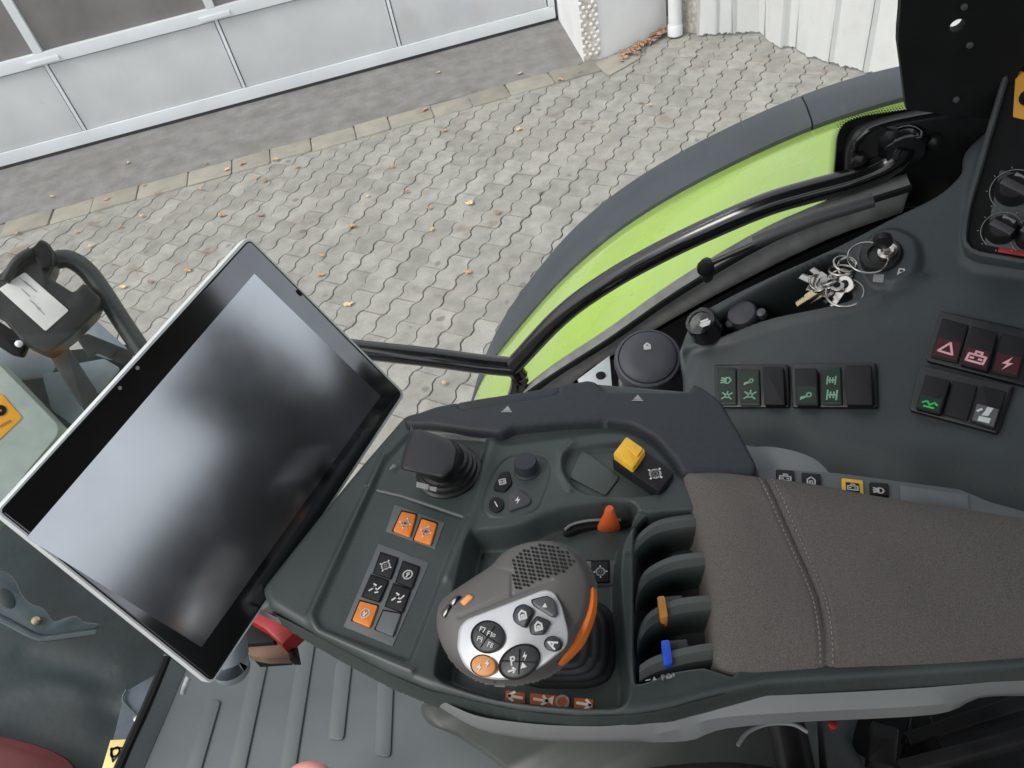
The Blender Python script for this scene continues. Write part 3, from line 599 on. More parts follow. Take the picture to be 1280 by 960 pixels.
# ring of quads round the hole, by matching outline points to the hole
rim = resamp([*poly, poly[0]], 37)[:-1]; hr = resamp([*hole, hole[0]], 37)[:-1]
k0 = min(range(36), key=lambda k: sum(np.linalg.norm(rim[(i + k) % 36] - hr[i]) for i in range(36))); k1 = min(range(36), key=lambda k: sum(np.linalg.norm(rim[(k - i) % 36] - hr[i]) for i in range(36)))
sa = sum(np.linalg.norm(rim[(i + k0) % 36] - hr[i]) for i in range(36)); sb = sum(np.linalg.norm(rim[(k1 - i) % 36] - hr[i]) for i in range(36))
rim2 = [rim[(i + k0) % 36] if sa < sb else rim[(k1 - i) % 36] for i in range(36)]
g.loft([[p + NT * .012 for p in rim2], rim2, [p for p in hr], [p + NT * .012 for p in hr]], BLKM, cap=False); g.out('pillar_plate', cab, 30)
for p in ((1205, 8), (1212, 56), (1195, 124)):
    g = G(); g.lathe(ony(p, YP - .001), -NT, [(.0028, 0), (.0025, .002), (.001, .0025)], SIDEP, 12); g.out('screw', cab)
# moulded corner round the bar mount
g = G(); P = sm([(1196, 140), (1150, 146), (1104, 155), (1074, 166), (1060, 186), (1057, 215), (1058, 250), (1090, 262), (1150, 262), (1210, 250), (1250, 190), (1260, 140)], 4)
g.prism([ony(p, .772) for p in P], NT * .02, BLK, .006, 3); g.out('mount_plate', cab, 50)
g = G(); g.tube([ony(p, .769) for p in ((1198, 138), (1150, 146), (1108, 155), (1082, 166), (1069, 184), (1067, 204))], .0032, BLKG, 8, 4); g.out('plate_rim', cab)
for p, r in (((1074, 200), .008), ((1168, 178), .008), ((1098, 243), .013), ((1112, 172), .011)):
    g = G(); g.lathe(ony(p, .765), -NT, [(r, -.008), (r * .92, .003), (r * .5, .005), (.001, .006)], BLK, 6 if r < .015 else 20); g.out('bolt', cab)
# sill strip, seal and cab-side closing wall
def band(name, up, lo, y, m, par, d=.02, bev=.003): g = G(); g.prism([ony(p, y) for p in up] + [ony(p, y) for p in lo[::-1]], NT * d, m, bev); return g.out(name, par, 30)
band('window_sill', sm([(640, 512), (686, 476), (760, 428), (850, 366), (960, 303), (1060, 262), (1140, 236)], 4), sm([(650, 560), (720, 478), (780, 438), (850, 396), (940, 348), (1040, 300), (1130, 268)], 4), .735, SILL, cab, .03, .006)
band('rubber_seal', sm([(630, 512), (683, 474), (760, 425), (850, 363), (960, 300), (1060, 259), (1140, 233)], 4), sm([(640, 520), (688, 478), (764, 430), (853, 369), (962, 306), (1062, 265), (1142, 239)], 4), .728, BLKM, cab, .004, .001)
g = G(); ap = sm([(640, 560), (720, 480), (780, 440), (850, 398), (940, 350), (1040, 302), (1130, 270), (1200, 255)], 4)
g.loft([[ony(p, .738) for p in ap], [ony(p, .73) - UP * .25 for p in ap]], BLKM, cap=False, closed=False); g.out('inner_side_panel', cab)
# gas strut
st = thing('gas_strut', 'dark grey gas strut with slim rod beside the sill above the key tray', 'gas strut', ony((880, 345), .68))
g = G(); g.tube([ony((943, 303), .665), ony((1020, 272), .665), ony((1092, 250), .665)], .0068, mat('strut_grey', (.045, .046, .05), .42, var=.08), 16, 1); g.out('cylinder', st)
g = G(); g.tube([ony((884, 331), .665), ony((945, 304), .665)], .0030, BLK, 12, 1); g.out('rod', st)
g = G(); g.slab(rc([(875, 334), (884, 329), (891, 333), (894, 344), (890, 353), (881, 356), (876, 348)], 4), Pl(ony((880, 345), .672), -NT), .002, .012, BLK, .003); g.out('end_bracket', st)
g = G(); g.lathe(ony((882, 333), .664), -NT, [(.009, 0), (.009, .006), (.005, .009)], BLKM, 14); g.out('ball_joint', st)

# ================================================================ SIDE CONSOLE
sc = thing('side_console', 'dark grey-green side console with key tray and ignition boss', 'console', PB.hit((1050, 430)) - UP * .1)
CO = sm([(700, 640), (712, 540), (780, 505), (842, 500), (850, 478), (848, 440), (866, 398), (900, 375), (960, 345), (1040, 309), (1120, 268), (1170, 243), (1200, 215), (1212, 180), (1300, 120), (1460, 60), (1560, 260), (1560, 640), (1500, 740), (1200, 760), (760, 740)], 5, True)
TRAY = sm([(884, 404), (905, 384), (960, 352), (1020, 322), (1052, 314), (1066, 330), (1066, 362), (1060, 378), (1000, 392), (955, 402), (915, 418), (893, 424)], 4, True)
hfield('shell', PB, CO, [
    ('in', TRAY, -.095, .008),
    ('line', [(850, 440), (862, 432), (915, 421), (960, 405), (1066, 382), (1100, 372), (1150, 345)], .0035, .006),
    ('line', [(846, 520), (850, 470), (862, 440), (880, 432)], -.004, .010),
    ('in', sm([(1072, 316), (1092, 290), (1122, 284), (1150, 298), (1158, 325), (1148, 350), (1118, 366), (1085, 356)], 4, True), .0075, .010),
    ('in', sm([(866, 404), (874, 386), (892, 386), (899, 402), (895, 418), (874, 420)], 4, True), .012, .008),
    ('in', [(1196, 330), (1216, 344), (1600, 400), (1600, 60), (1290, -60), (1240, 120), (1200, 240)], .05, .05),
    ('line', [(870, 540), (900, 528), (1000, 528), (1120, 560), (1200, 572), (1290, 590)], .004, .02),
    ('line', [(940, 620), (1030, 590), (1130, 598)], .004, .03),
], SIDEP, sc, cell=.0017, edge=.006, drop=.06)
g = G(); g.lathe(PB.hit((1102, 322), .004), PB.n, [(.020, 0), (.020, .005), (.018, .008), (.012, .009), (.0115, .006), (.006, .006)], BLK, 28); g.out('ignition_lock', sc)
g = G(); g.lathe(PB.hit((1110, 316), .012), PB.n, [(.009, 0), (.009, .004), (.006, .005), (.003, .003)], STEEL, 20); g.out('lock_face', sc)
g = G(); g.strokes(PB, .0080, (1126, 341), .0055, -.35, SY['P'], PRT, .13); g.out('parking_mark', sc)
g = G(); g.slab([(1092, 343), (1105, 343), (1104, 353), (1091, 352)], PB, .0078, .0006, PRTG, 0); g.out('position_mark', sc)
# push knob, capped socket
g = G(); g.lathe(PB.hit((883, 414), .006), PB.n, [(.0175, 0), (.0165, .004), (.016, .02), (.0155, .022), (.012, .0225), (.0115, .021), (.002, .0215)], BLKG, 30); g.strokes(PB, .0285 + .001, (881, 403), .007, .2, SY['hand'], PRT, .18); tag(g.out('push_knob'), 'round black push knob with white symbol left of the key tray', 'knob')
g = G(); g.lathe(PB.hit((934, 404), -.030), PB.n, [(.017, 0), (.017, .020), (.0145, .024), (.010, .025), (.001, .026)], mat('cap_grey', (.045, .045, .055), .5, var=.08), 24)
for k in range(5): a = 1.2566 * k + .5; c = PB.hit((934, 404), -.012) + PB.u * math.cos(a) * .018 + PB.v * math.sin(a) * .018; g.lathe(c, PB.n, [(.005, -.005), (.005, .003), (.001, .005)], SIDEP, 10)
tag(g.out('socket_cap'), 'flower shaped grey socket cap lying in the front of the key tray', 'cap')
# rocker switch banks
def bank(name, label, frame, rockers, pl, cat='switches', group='rocker switch banks'):
    t = thing(name, label, cat, pl.hit(frame[0], 0), group); fr = G(); fr.slab(rc(frame, 4), pl, .0055, .012, BLK, .0018)
    fr.out('frame', t)
    for r in rockers:
        q, lens, sym, pcol, raised = r[:5]; g = G(); h = .0075 + (.0035 if raised else 0); g.slab(rc(q, 2.2), pl, h, .006, r[5] if len(r) > 5 else KEYB, .0012)
        if sym:
            top = np.array(q, float); bl = [top[0] * (1 - lens[0]) + top[3] * lens[0], top[1] * (1 - lens[0]) + top[2] * lens[0], top[1] * (1 - lens[1]) + top[2] * lens[1], top[0] * (1 - lens[1]) + top[3] * lens[1]]
            cx = sum(bl) / 4; bl = [cx + (b - cx) * .86 for b in bl]
            if lens[2] is not None: g.slab(bl, pl, h + .0005, .0006, lens[2], 0)
            d = pl.uv(q[1]) - pl.uv(q[0]); a = math.atan2(d[1], d[0])
            for (sy, f, sz) in sym:
                c = (top[0] + top[1]) / 2 * (1 - f) + (top[2] + top[3]) / 2 * f; g.strokes(pl, h + .0012, c, sz, a, SY[sy], pcol, .13)
        g.out('rocker', t)
    return t
bank('switch_bank', 'black bank of three rockers, two with green work light symbols, nearest the armrest trim', [(892, 455), (985, 454), (987, 509), (894, 509)], [
    ([(895, 459), (920, 459), (921, 506), (897, 506)], (.02, .98, GRNL), (('lamp', .35, .0062), ('beam', .76, .0055)), GRNP, 0, GRNL),
    ([(923, 461), (949, 461), (951, 507), (925, 507)], (.02, .98, GRNL), (('mirr', .35, .0055), ('beam', .72, .0062)), GRNP, 0, GRNL),
    ([(953, 458), (979, 458), (981, 506), (955, 506)], (0, 1, None), (), PRT, 1)], PB)
bank('switch_bank', 'black bank of three rockers with axle symbols in the middle of the side console', [(988, 453), (1095, 452), (1097, 509), (990, 509)], [
    ([(993, 460), (1021, 460), (1023, 507), (995, 507)], (.45, .98, GRNL), (('mirr', .74, .006),), GRNP, 1),
    ([(1026, 458), (1051, 458), (1053, 506), (1028, 506)], (.02, .98, GRNL), (('axle', .36, .0052), ('axle', .74, .006)), GRNP, 0, GRNL),
    ([(1056, 456), (1089, 456), (1091, 506), (1058, 506)], (0, 1, None), (), PRT, 1)], PB)
bank('switch_bank', 'tilted upper bank of rockers with red warning symbols at right', [(1175, 388), (1290, 413), (1282, 482), (1157, 450)], [
    ([(1178, 397), (1211, 406), (1197, 454), (1163, 446)], (.45, .98, REDL), (('tri', .70, .0075),), PINKP, 0),
    ([(1215, 407), (1247, 415), (1234, 464), (1200, 455)], (.50, .98, REDL), (('batt', .74, .0075),), PINKP, 1),
    ([(1252, 416), (1286, 424), (1272, 473), (1238, 465)], (.45, .98, REDL), (('bolt', .70, .0075),), PINKP, 0)], PB)
bank('switch_bank', 'tilted lower bank of rockers with green symbol and white seat symbol at right', [(1150, 455), (1268, 482), (1247, 542), (1136, 512)], [
    ([(1157, 468), (1188, 475), (1175, 518), (1144, 510)], (.55, .98, GRNL), (('wave', .78, .0065),), mat('print_bright_green', (.05, .5, .12), .5), 1),
    ([(1191, 475), (1222, 482), (1209, 526), (1179, 518)], (0, 1, None), (), PRT, 0),
    ([(1226, 482), (1258, 489), (1243, 537), (1212, 527)], (.45, .98, PLATE), (('seatp', .70, .008),), PRT, 0)], PB)
# round capped socket at the front of the side console
cs = thing('capped_socket', 'large round blue-grey cap with small symbol on its swivel housing', 'socket', PB.hit((808, 480)))
CAPM = mat('cap_blue_grey', (.052, .055, .070), .55, var=.06, bump=.3, bscale=1200); cn = nrm(-ray((812, 440)) / F * .55 + UP * .75 * 1); PCp = Pl(at((810, 448), (onz((810, 470), H - .62) - EYE) @ nrm(M @ np.array([0, 0, -1.0]))), cn)
g = G(); g.lathe(PCp.o, PCp.n, [(.030, -.055), (.032, -.03), (.037, -.018), (.0385, -.004), (.036, .002), (.0335, .003), (.0325, .0015)], CAPM, 40); g.out('housing', cs)
g = G(); g.lathe(PCp.o, PCp.n, [(.0318, .0005), (.0318, .004), (.029, .0065), (.015, .0075), (.0005, .0078)], CAPM, 40); g.strokes(PCp, .0088, (809, 433), .005, .1, SY['house'], PRT, .2); g.out('lid', cs)
PS = Pl(PCp.o - PCp.n * .03, nrm(np.array(ray((800, 480))) * -1 / F + UP * .2))
g = G(); g.slab(rc([(772, 470), (790, 462), (820, 462), (838, 470), (836, 492), (774, 492)], 6), PS, .01, .03, BLK, .004); g.strokes(PS, .0112, (787, 478), .005, .2, SY['trif'], PRT); g.slab(rc([(823, 479), (828, 477), (832, 487), (827, 489)], 2), PS, .012, .004, PRT, .0005); g.out('lower_housing', cs)
g = G(); PMt = Pl(at((750, 470), .93), UP); g.slab([(722, 474), (762, 444), (766, 492), (735, 496)], PMt, 0, .004, mat('zinc_plate', (.52, .56, .57), .45, metal=.2, var=.1), .001); g.lathe(PMt.hit((751, 470)), PMt.n, [(.006, 0), (.006, .002), (.003, .003)], BLKM, 12); tag(g.out('metal_bracket'), 'pale zinc bracket with one bolt left of the round cap', 'bracket')

# key and key ring
ky = thing('ignition_key', 'black headed ignition key standing in the lock', 'key', PB.hit((1108, 318), .012))
kd = nrm(PB.n * .8 + PB.v * .6); kc = PB.hit((1110, 316), .014)
ktop = at((1103, 300), (kc - EYE) @ (M @ np.array([0, 0, -1.0])) - .03)
g = G(); kdir = nrm(ktop - kc); ksd = nrm(np.cross(kdir, PB.v)); kth = np.cross(kdir, ksd); L_ = np.linalg.norm(ktop - kc)
g.box(kc + kdir * L_ * .3, (ksd, kth, kdir), (.003, .001, L_ * .3), STEEL, 0); g.out('blade', ky)
g = G(); shp = circ((0, 0), .0085, 14, .016); base = kc + kdir * (L_ * .9); g.prism([base + ksd * a + kdir * b + kth * .003 for a, b in shp], -kth * .006, BLK, .002); g.out('bow', ky)
krl = thing('key_ring', 'bunch of silver keys and rings hanging from the ignition key into the tray', 'keys', PB.hit((1035, 355), -.03))
def hoop(c, r, n, th, m=STEEL, ry=None, name='ring'):
    n = nrm(n); u = nrm(np.cross(n, [0.2, .3, .9])); v = np.cross(n, u); ry = ry or r; g = G()
    g.tube([c + u * r * math.cos(t) + v * ry * math.sin(t) for t in np.linspace(0, 2 * math.pi, 33)], th, m, 8, 0); return g.out(name, krl)
hp = lambda p, h: PB.hit(p, h)
hoop(hp((1085, 322), .018), .0185, PB.n * .9 + PB.u * .3, .0011)
for (x, y, h, r, nx, ny) in ((1056, 330, .006, .011, .6, .2), (1060, 334, .003, .010, .5, -.4), (1052, 338, .002, .012, .3, .6), (1046, 348, -.002, .012, -.4, .3), (1056, 366, .003, .0175, .2, .1), (1025, 354, 0, .011, .7, .1), (1036, 350, .004, .009, -.3, .6)):
    hoop(hp((x, y), h), r, PB.n + PB.u * nx + PB.v * ny, .0012)
def key(p0, p1, h0, h1, m, w0=.0045, head=.010):
    a, b = hp(p0, h0), hp(p1, h1); d = nrm(b - a); sd_ = nrm(np.cross(d, PB.n)); nn_ = np.cross(sd_, d); L = np.linalg.norm(b - a); g = G()
    P = [a + sd_ * w0, a + d * L * .55 + sd_ * w0]; 
    for k in range(5): P += [a + d * L * (.60 + .08 * k) + sd_ * w0 * .5, a + d * L * (.64 + .08 * k) + sd_ * w0]
    P += [b + sd_ * w0 * .3, b - sd_ * w0 * .6, a - sd_ * w0]; g.prism(P, -nn_ * .0022, m, .0004, 1)
    g.prism([a - d * head * .6 + sd_ * x + d * y for x, y in circ((0, 0), head, 16, head * .85)], -nn_ * .0028, m, .0006, 1)
    g.lathe(a - d * head * .6 + nn_ * .0003, nn_, [(head * .45, 0), (head * .4, .0004)], BLKM, 10); return g.out('key', krl)
key((1022, 362), (995, 381), -.002, -.012, BRASS); key((1020, 352), (1000, 345), .002, -.004, STEEL, .005, .011); key((1040, 362), (1008, 360), -.008, -.014, STEEL)
key((1034, 350), (1014, 336), .004, -.004, STEEL, .0045, .009); key((1052, 362), (1040, 384), .002, -.008, STEEL, .0045, .010); key((1028, 366), (1012, 378), -.003, -.012, STEEL, .004, .009)
key((1050, 352), (1062, 340), .006, .004, STEEL, .004, .008); key((1045, 360), (1030, 378), -.004, -.012, BLK, .005, .010)
g = G(); g.lathe(hp((1035, 356), 0), nrm(PB.n + PB.u * .5), [(.010, -.003), (.011, 0), (.009, .004), (.004, .005)], STEEL, 18); g.out('fob', krl)

# climate control panel at the rear pillar
cp_ = at((1250, 262), .66); PD = Pl(cp_, nrm(-ray((1250, 262)) / F * .8 + WV(-.15, -.2, .45)))
cl = thing('climate_panel', 'black climate control panel with rotary knobs in a grey frame at the rear pillar', 'control panel', cp_)
FR = rc([(1284, -14), (1300, -60), (1500, -60), (1500, 380), (1290, 333), (1216, 320), (1199, 306), (1204, 262)], 12)
IN = rc([(1290, -5), (1310, -50), (1490, -50), (1490, 360), (1290, 324), (1220, 312), (1208, 303), (1213, 262)], 9)
g = G(); a = resamp([PD.hit(p, 0) for p in FR + [FR[0]]], 97)[:-1]; b = resamp([PD.hit(p, 0) for p in IN + [IN[0]]], 97)[:-1]
g.loft([[p - PD.n * .06 for p in a], [p - PD.n * .003 for p in a], [p * .75 + q * .25 for p, q in zip(a, b)], [p * .25 + q * .75 for p, q in zip(a, b)], [p - PD.n * .003 for p in b], [p - PD.n * .010 for p in b]], mat('panel_frame', (.075, .085, .085), .42, var=.05), cap=False); g.out('frame', cl, 50)
g = G(); g.slab(IN, PD, -.006, .004, BLKM, 0); g.out('face', cl)
g = G(); g.slab(rc([(1250, 212), (1310, 225), (1310, 320), (1230, 306)], 3), PD, -.0050, .001, SIDEP, .0005); g.out('knob_field', cl)
for (x, y, s_, lbl) in ((1267, 238, .86, 1), (1252, 288, .76, 1), (1290, 296, .76, 0)):
    c = PD.hit((x, y), -.0045); g = G(); g.lathe(c, PD.n, [(.0165 * s_, 0), (.0165 * s_, .002), (.0145 * s_, .004), (.0125 * s_, .013), (.010 * s_, .015), (.0005, .0153)], BLK, 28)
    aa = 2.5; dx = PD.u * math.cos(aa) + PD.v * math.sin(aa); dy = np.cross(PD.n, dx); g.box(c + PD.n * .017, (dx, dy, PD.n), (.0125 * s_, .0042 * s_, .004), mat('knob_grip', (.06, .055, .062), .45, var=.06), .0012)
    g.box(c + PD.n * .0108 - dy * .011 * s_, (dx, dy, PD.n), (.007 * s_, .0018, .0035), TRIM, .001)
    g.out('knob', cl)
    g = G(); R_ = .0205 * s_; arc = [c + PD.n * .0008 + PD.u * R_ * math.cos(t) + PD.v * R_ * math.sin(t) for t in np.linspace(.2, 3.9, 26)]; g.tube(arc, .00035, PRTG, 6, 0)
    for t in np.linspace(.2, 5.9, 9): g.tube([c + PD.n * .0008 + (PD.u * math.cos(t) + PD.v * math.sin(t)) * rr_ for rr_ in (R_ + .0015, R_ + .0028)], .0004, PRTG, 6, 0)
    g.out('dial_scale', cl)
g = G(); g.slab(rc([(1270, 88), (1330, 100), (1325, 160), (1266, 146)], 2), PD, -.0045, .001, OSTK, .0003); g.strokes(PD, -.0038, (1286, 122), .008, .2, [ring(.6)], KEYB, .3); g.out('warning_sticker', cl)
g = G(); g.slab([(1249, 309), (1310, 318), (1309, 325), (1247, 315)], PD, -.0045, .0008, mat('red_mark', (.35, .01, .02), .5), .0002); g.out('red_strip', cl)

# ================================================================ ARMREST CONSOLE
ac = thing('armrest_console', 'dark green-grey armrest console carrying joystick, keys and lever slots', 'armrest console', W(-.1, .3, -.60))
SO = rc([(505, 517), (575, 500), (660, 489), (738, 476), (860, 486), (905, 510), (948, 588), (1000, 640), (1420, 740), (1420, 824), (1160, 842), (960, 854), (900, 866), (868, 874), (835, 884), (790, 891), (720, 893), (650, 886), (600, 876), (560, 866), (534, 860), (480, 838), (430, 812), (380, 784), (334, 756), (325, 735), (400, 640), (450, 580)], 8, 4)
LOW = sm([(583, 668), (598, 660), (628, 657), (652, 652), (676, 641), (702, 632), (734, 627), (780, 624), (797, 630), (800, 650), (784, 676), (778, 720), (784, 800), (790, 856), (780, 884), (740, 888), (680, 884), (620, 876), (570, 862), (548, 852), (541, 838), (550, 790), (568, 720)], 4, True)
PAN = rc([(512, 536), (616, 544), (584, 648), (514, 832), (396, 788), (388, 768), (478, 572)], 12)
TR = sm([(700, 578), (706, 564), (720, 556), (760, 551), (790, 552), (818, 575), (836, 600), (828, 616), (796, 622), (745, 621), (722, 614), (706, 598)], 4, True)
WELL = sm([(792, 646), (812, 638), (870, 634), (930, 640), (930, 832), (880, 836), (840, 842), (800, 856), (790, 840), (789, 740)], 3, True)
OVAL = sm([(605, 630), (611, 608), (623, 584), (640, 571), (674, 569), (687, 580), (688, 596), (680, 620), (672, 636), (652, 644), (620, 648), (607, 642)], 4, True)
hfield('shell', PA, SO, [
    ('in', PAN, -.0035, .006), ('line', [(456, 608), (500, 618), (585, 647)], -.0012, .0011),
    ('in', LOW, -.022, .010), ('in', TR, -.007, .005), ('in', WELL, -.034, .008),
    ('line', OVAL + [OVAL[0]], -.0012, .0009),
    ('in', sm([(800, 520), (620, 535), (622, 560), (700, 552), (770, 544), (815, 562), (850, 600), (880, 590)], 3, True), -.003, .012),
    ('line', [(619, 548), (590, 645), (560, 720)], .0025, .005),
    ('line', [(480, 568), (388, 768), (396, 790), (514, 838)], .0018, .003),
    
    ('line', [(716, 553), (702, 566), (700, 590), (712, 612)], .0018, .003),
    ('line', [(744, 688), (785, 690)], .001, .002),
], SHELL, ac, cell=.0009, edge=.007, drop=.022)
# side skirt and grey lower trim
bot = sm([(340, 766), (380, 786), (430, 813), (480, 839), (534, 862), (560, 868), (600, 878), (650, 888), (720, 895), (790, 893), (835, 886), (868, 877), (905, 868)], 4)
g = G(); g.loft([[PA.hit(p, -.004) for p in bot], [PA.hit(p, -.030) - NT * .001 for p in bot], [PA.hit(p, -.05) + NT * .02 for p in bot]], SHELL, cap=False, closed=False); g.out('side_skirt', ac)
tt = sm([(325, 762), (380, 788), (430, 815), (480, 841), (535, 867), (590, 893), (640, 902), (700, 907), (770, 907), (820, 898), (862, 878), (900, 872), (1000, 868), (1150, 860), (1300, 847)], 4)
tb = sm([(325, 764), (380, 790), (430, 818), (482, 845), (538, 874), (590, 908), (640, 921), (700, 927), (790, 928), (862, 926), (900, 912), (990, 903), (1170, 893), (1225, 872), (1300, 870)], 4)
a_ = resamp([PA.hit(p, -.018) for p in tt], 80); b_ = resamp([PA.hit(p, -.045) for p in tb], 80)
g = G(); g.loft([[p + NT * .006 - UP * .014 for p in a_], [p for p in a_], [p * .5 + q * .5 - NT * .004 + UP * .004 for p, q in zip(a_, b_)], [q for q in b_], [q + NT * .02 - UP * .02 for q in b_]], TRIM, cap=False, closed=False); g.out('lower_trim', ac)
g = G(); un = sm([(540, 880), (640, 925), (790, 930), (880, 918), (1000, 903), (1180, 888)], 4); g.loft([[PA.hit(p, -.05) + NT * .012 for p in un], [PA.hit(p, -.05) + NT * .10 - UP * .05 for p in un]], BLKM, cap=False, closed=False); g.out('underside', ac)
# soft upper trim
TT = rc([(503, 521), (545, 506), (600, 496), (660, 487), (736, 473), (746, 476), (757, 487), (862, 487), (866, 477), (880, 483), (902, 500), (926, 540), (947, 580), (944, 591), (852, 590), (843, 573), (818, 545), (790, 529), (758, 524), (700, 527), (642, 533), (626, 541), (585, 537), (540, 530), (506, 530)], 5, 3)
hfield('soft_trim', PA, TT, [('line', [(571, 500), (574, 509), (582, 511), (640, 502), (692, 494), (699, 490), (699, 480)], -.0014, .0012), ('line', [(748, 482), (757, 489), (864, 489)], -.0012, .0015)], SOFT, ac, cell=.0011, edge=.005, drop=.018, h0=.008)
for x, y in ((634, 511), (797, 497)): g = G(); g.strokes(PA, .0086, (x, y), .0048, 0, SY['trif'] + [[(-.95, -.7), (.95, -.7)]], PRTG, .12); g.out('triangle_mark', ac)
g = G()
for k, x in enumerate((543, 551, 560, 568, 577, 584)): g.strokes(PA, .0004, (x, 533.5 + k * 1.3), .0022, -.2, [SY['dash'], SY['arm'], SY['tri'], SY['batt'], SY['trif'], SY['P']][k], PRTG, .2)
g.strokes(PA, .0004, (491, 584), .003, -.3, SY['P'], PRTG, .2); g.out('printed_symbols', ac)
g = G()
for k, x in enumerate((810, 818, 829, 836, 842)): g.strokes(PA, .0022, (x, 850 - k * 1.6), .0019, .3, [SY['dash'], SY['trif'], SY['P'], SY['batt'], SY['bolt']][k], PRTG, .2)
g.out('printed_symbols', ac)
# key fields
def keyfield(plate, keys, h):
    pf = G(); pf.slab(plate, PA, h, .004, PLATE, .0006); P = pf.out('key_plate', ac)
    gr = G(); q = [np.array(p, float) for p in plate]; c = sum(q) / len(q); gr.slab([c + (p - c) * 1.035 for p in q], PA, h - .0012, .003, BLKM, 0); gr.out('plate_gap', P)
    for q, m, sy, pc in keys:
        g = G(); c = sum(np.array(p, float) for p in q) / 4; g.slab([c + (np.array(p) - c) * 1.1 for p in q], PA, h + .0003, .001, BLKM, 0); g.slab(rc(q, 2), PA, h + .0022, .003, m, .0008)
        if sy: d = PA.uv(q[1]) - PA.uv(q[0]); g.strokes(PA, h + .0026, c, .0052, math.atan2(d[1], d[0]), SY[sy], pc, .11)
        g.out('key', P)
keyfield([(493, 630), (556, 653), (544, 686), (482, 664)], [([(502, 639), (520, 643), (512, 671), (491, 663)], ORG, 'gear', LABEL), ([(527, 648), (546, 654), (538, 681), (517, 674)], ORG, 'gear', LABEL)], -.0028)
keyfield([(473, 679), (537, 703), (491, 808), (429, 783)], [
    ([(476, 691), (497, 698), (488, 723), (467, 716)], KEYB, 'gear', PRT), ([(504, 702), (524, 709), (515, 735), (495, 727)], KEYB, 'pto', PRT),
    ([(464, 719), (485, 726), (474, 752), (453, 745)], KEYB, 'arm', PRT), ([(492, 730), (513, 737), (503, 765), (482, 757)], KEYB, 'arm', PRT),
    ([(450, 751), (472, 757), (462, 784), (440, 775)], ORG, 'pto', LABEL), ([(479, 763), (501, 767), (491, 795), (469, 786)], PLATE, None, PRT)], -.0028)
keyfield([(722, 701), (770, 700), (770, 731), (724, 732)], [([(740, 702), (761, 701), (761, 727), (740, 728)], KEYB, 'gear', PRT)], -.0208)
# oval cluster: dial and three keys
def onslab(name, q, h, t, m, sy=None, c=None, sz=.005, a=0, bev=.001, par=ac, pl=PA, pc=PRT):
    g = G(); g.slab(q, pl, h, t, m, bev)
    if sy: g.strokes(pl, h + .0005, c, sz, a, SY[sy], pc, .12)
    return g.out(name, par)
g = G(); g.lathe(PA.hit((659, 587), 0), UP, [(.0115, 0), (.0115, .001), (.0102, .002), (.0098, .010), (.009, .012), (.0005, .0122)], SOFT, 28); g.out('rotary_dial', ac)
onslab('key', rc([(618, 604), (626, 590), (636, 588), (640, 604), (631, 614), (616, 611)], 3), .002, .003, KEYB, 'tank', (628, 602), .0042, .3)
onslab('key', circ((620, 630), 9.5), .002, .003, KEYB, 'dash', (620, 630), .0035, -1)
onslab('key', rc([(635, 619), (648, 610), (664, 623), (662, 630), (637, 639)], 3), .002, .003, mat('key_grey', (.05, .05, .056), .45, var=.05), 'bolt', (647, 625), .0042, .2)
onslab('tray_plate', rc([(712, 596), (728, 561), (774, 596), (757, 619)], 3), -.0052, .001, PLATE if False else SHELL, bev=.0004)
# yellow capped switch
ys = thing('guarded_switch', 'black rocker with raised yellow cap in the rear corner of the console tray', 'switch', PA.hit((800, 580)))
onslab('body', rc([(784, 546), (843, 590), (824, 615), (764, 574)], 4), .006, .012, KEYB, 'gear', (819, 592), .0066, -.6, .002, ys)
g = G(); g.slab(rc([(783, 545), (807, 562), (791, 585), (766, 567)], 3), PA, .0125, .008, YEL, .0014); g.slab(rc([(787, 548), (804, 560), (797, 570), (780, 557)], 2), PA, .0145, .003, YEL, .001); g.out('yellow_cap', ys)
# orange lever in its slot
ol = thing('orange_lever', 'small orange lever standing in the curved slot behind the joystick', 'lever', PA.hit((761, 655), -.01))
g = G(); g.loft([[PA.hit(p, h) for p in circ((x, y), rx, 14, ry)] for x, y, rx, ry, h in ((761, 661, 15, 4.5, -.022), (761, 657, 14, 4.5, -.010), (761.5, 650, 11, 5, -.002), (762, 643, 7.5, 5.5, .004), (762, 638, 6.5, 5, .008), (762, 635, 4.5, 3.5, .0105))], ORG2); g.out('tip', ol)
g = G(); sl = sm([(706, 662), (714, 656), (728, 652), (746, 650), (776, 650)], 5); g.tube([PA.hit(p, -.012) for p in sl], .0011, TRIM, 6, 0); g.out('slot_rim', ac)
g = G(); g.slab(sm([(704, 664), (722, 653), (748, 650), (784, 650), (784, 657), (746, 658), (724, 662), (708, 668)], 3, True), PA, -.0150, .004, BLKM, .0006); g.out('slot', ac)
# lever fins and hydraulic lever tips
for f in ([(787, 694), (790, 672), (801, 653), (818, 644), (857, 640), (900, 638)], [(788, 719), (792, 698), (803, 682), (826, 668), (868, 661), (910, 660)], [(794, 766), (799, 745), (812, 729), (840, 716), (879, 710), (915, 710)], [(796, 819), (801, 802), (815, 785), (846, 771), (886, 766), (920, 766)], [(799, 856), (815, 846), (845, 836), (887, 828), (920, 828)]):
    g = G(); L1 = sm(f, 5); P = [PA.hit(p, -.005) for p in L1]; g.loft([[p - UP * .03 + NT * -.000 for p in P], [p + UP * -.004 for p in P], [p + UP * .001 + NT * .0015 for p in P], [p + UP * .003 + NT * .007 for p in P], [p + UP * .001 + NT * .013 for p in P], [p - UP * .005 + NT * .0145 for p in P], [p - UP * .03 + NT * .0145 for p in P]], SHELL, cap=False, closed=False); g.out('lever_fin', ac)
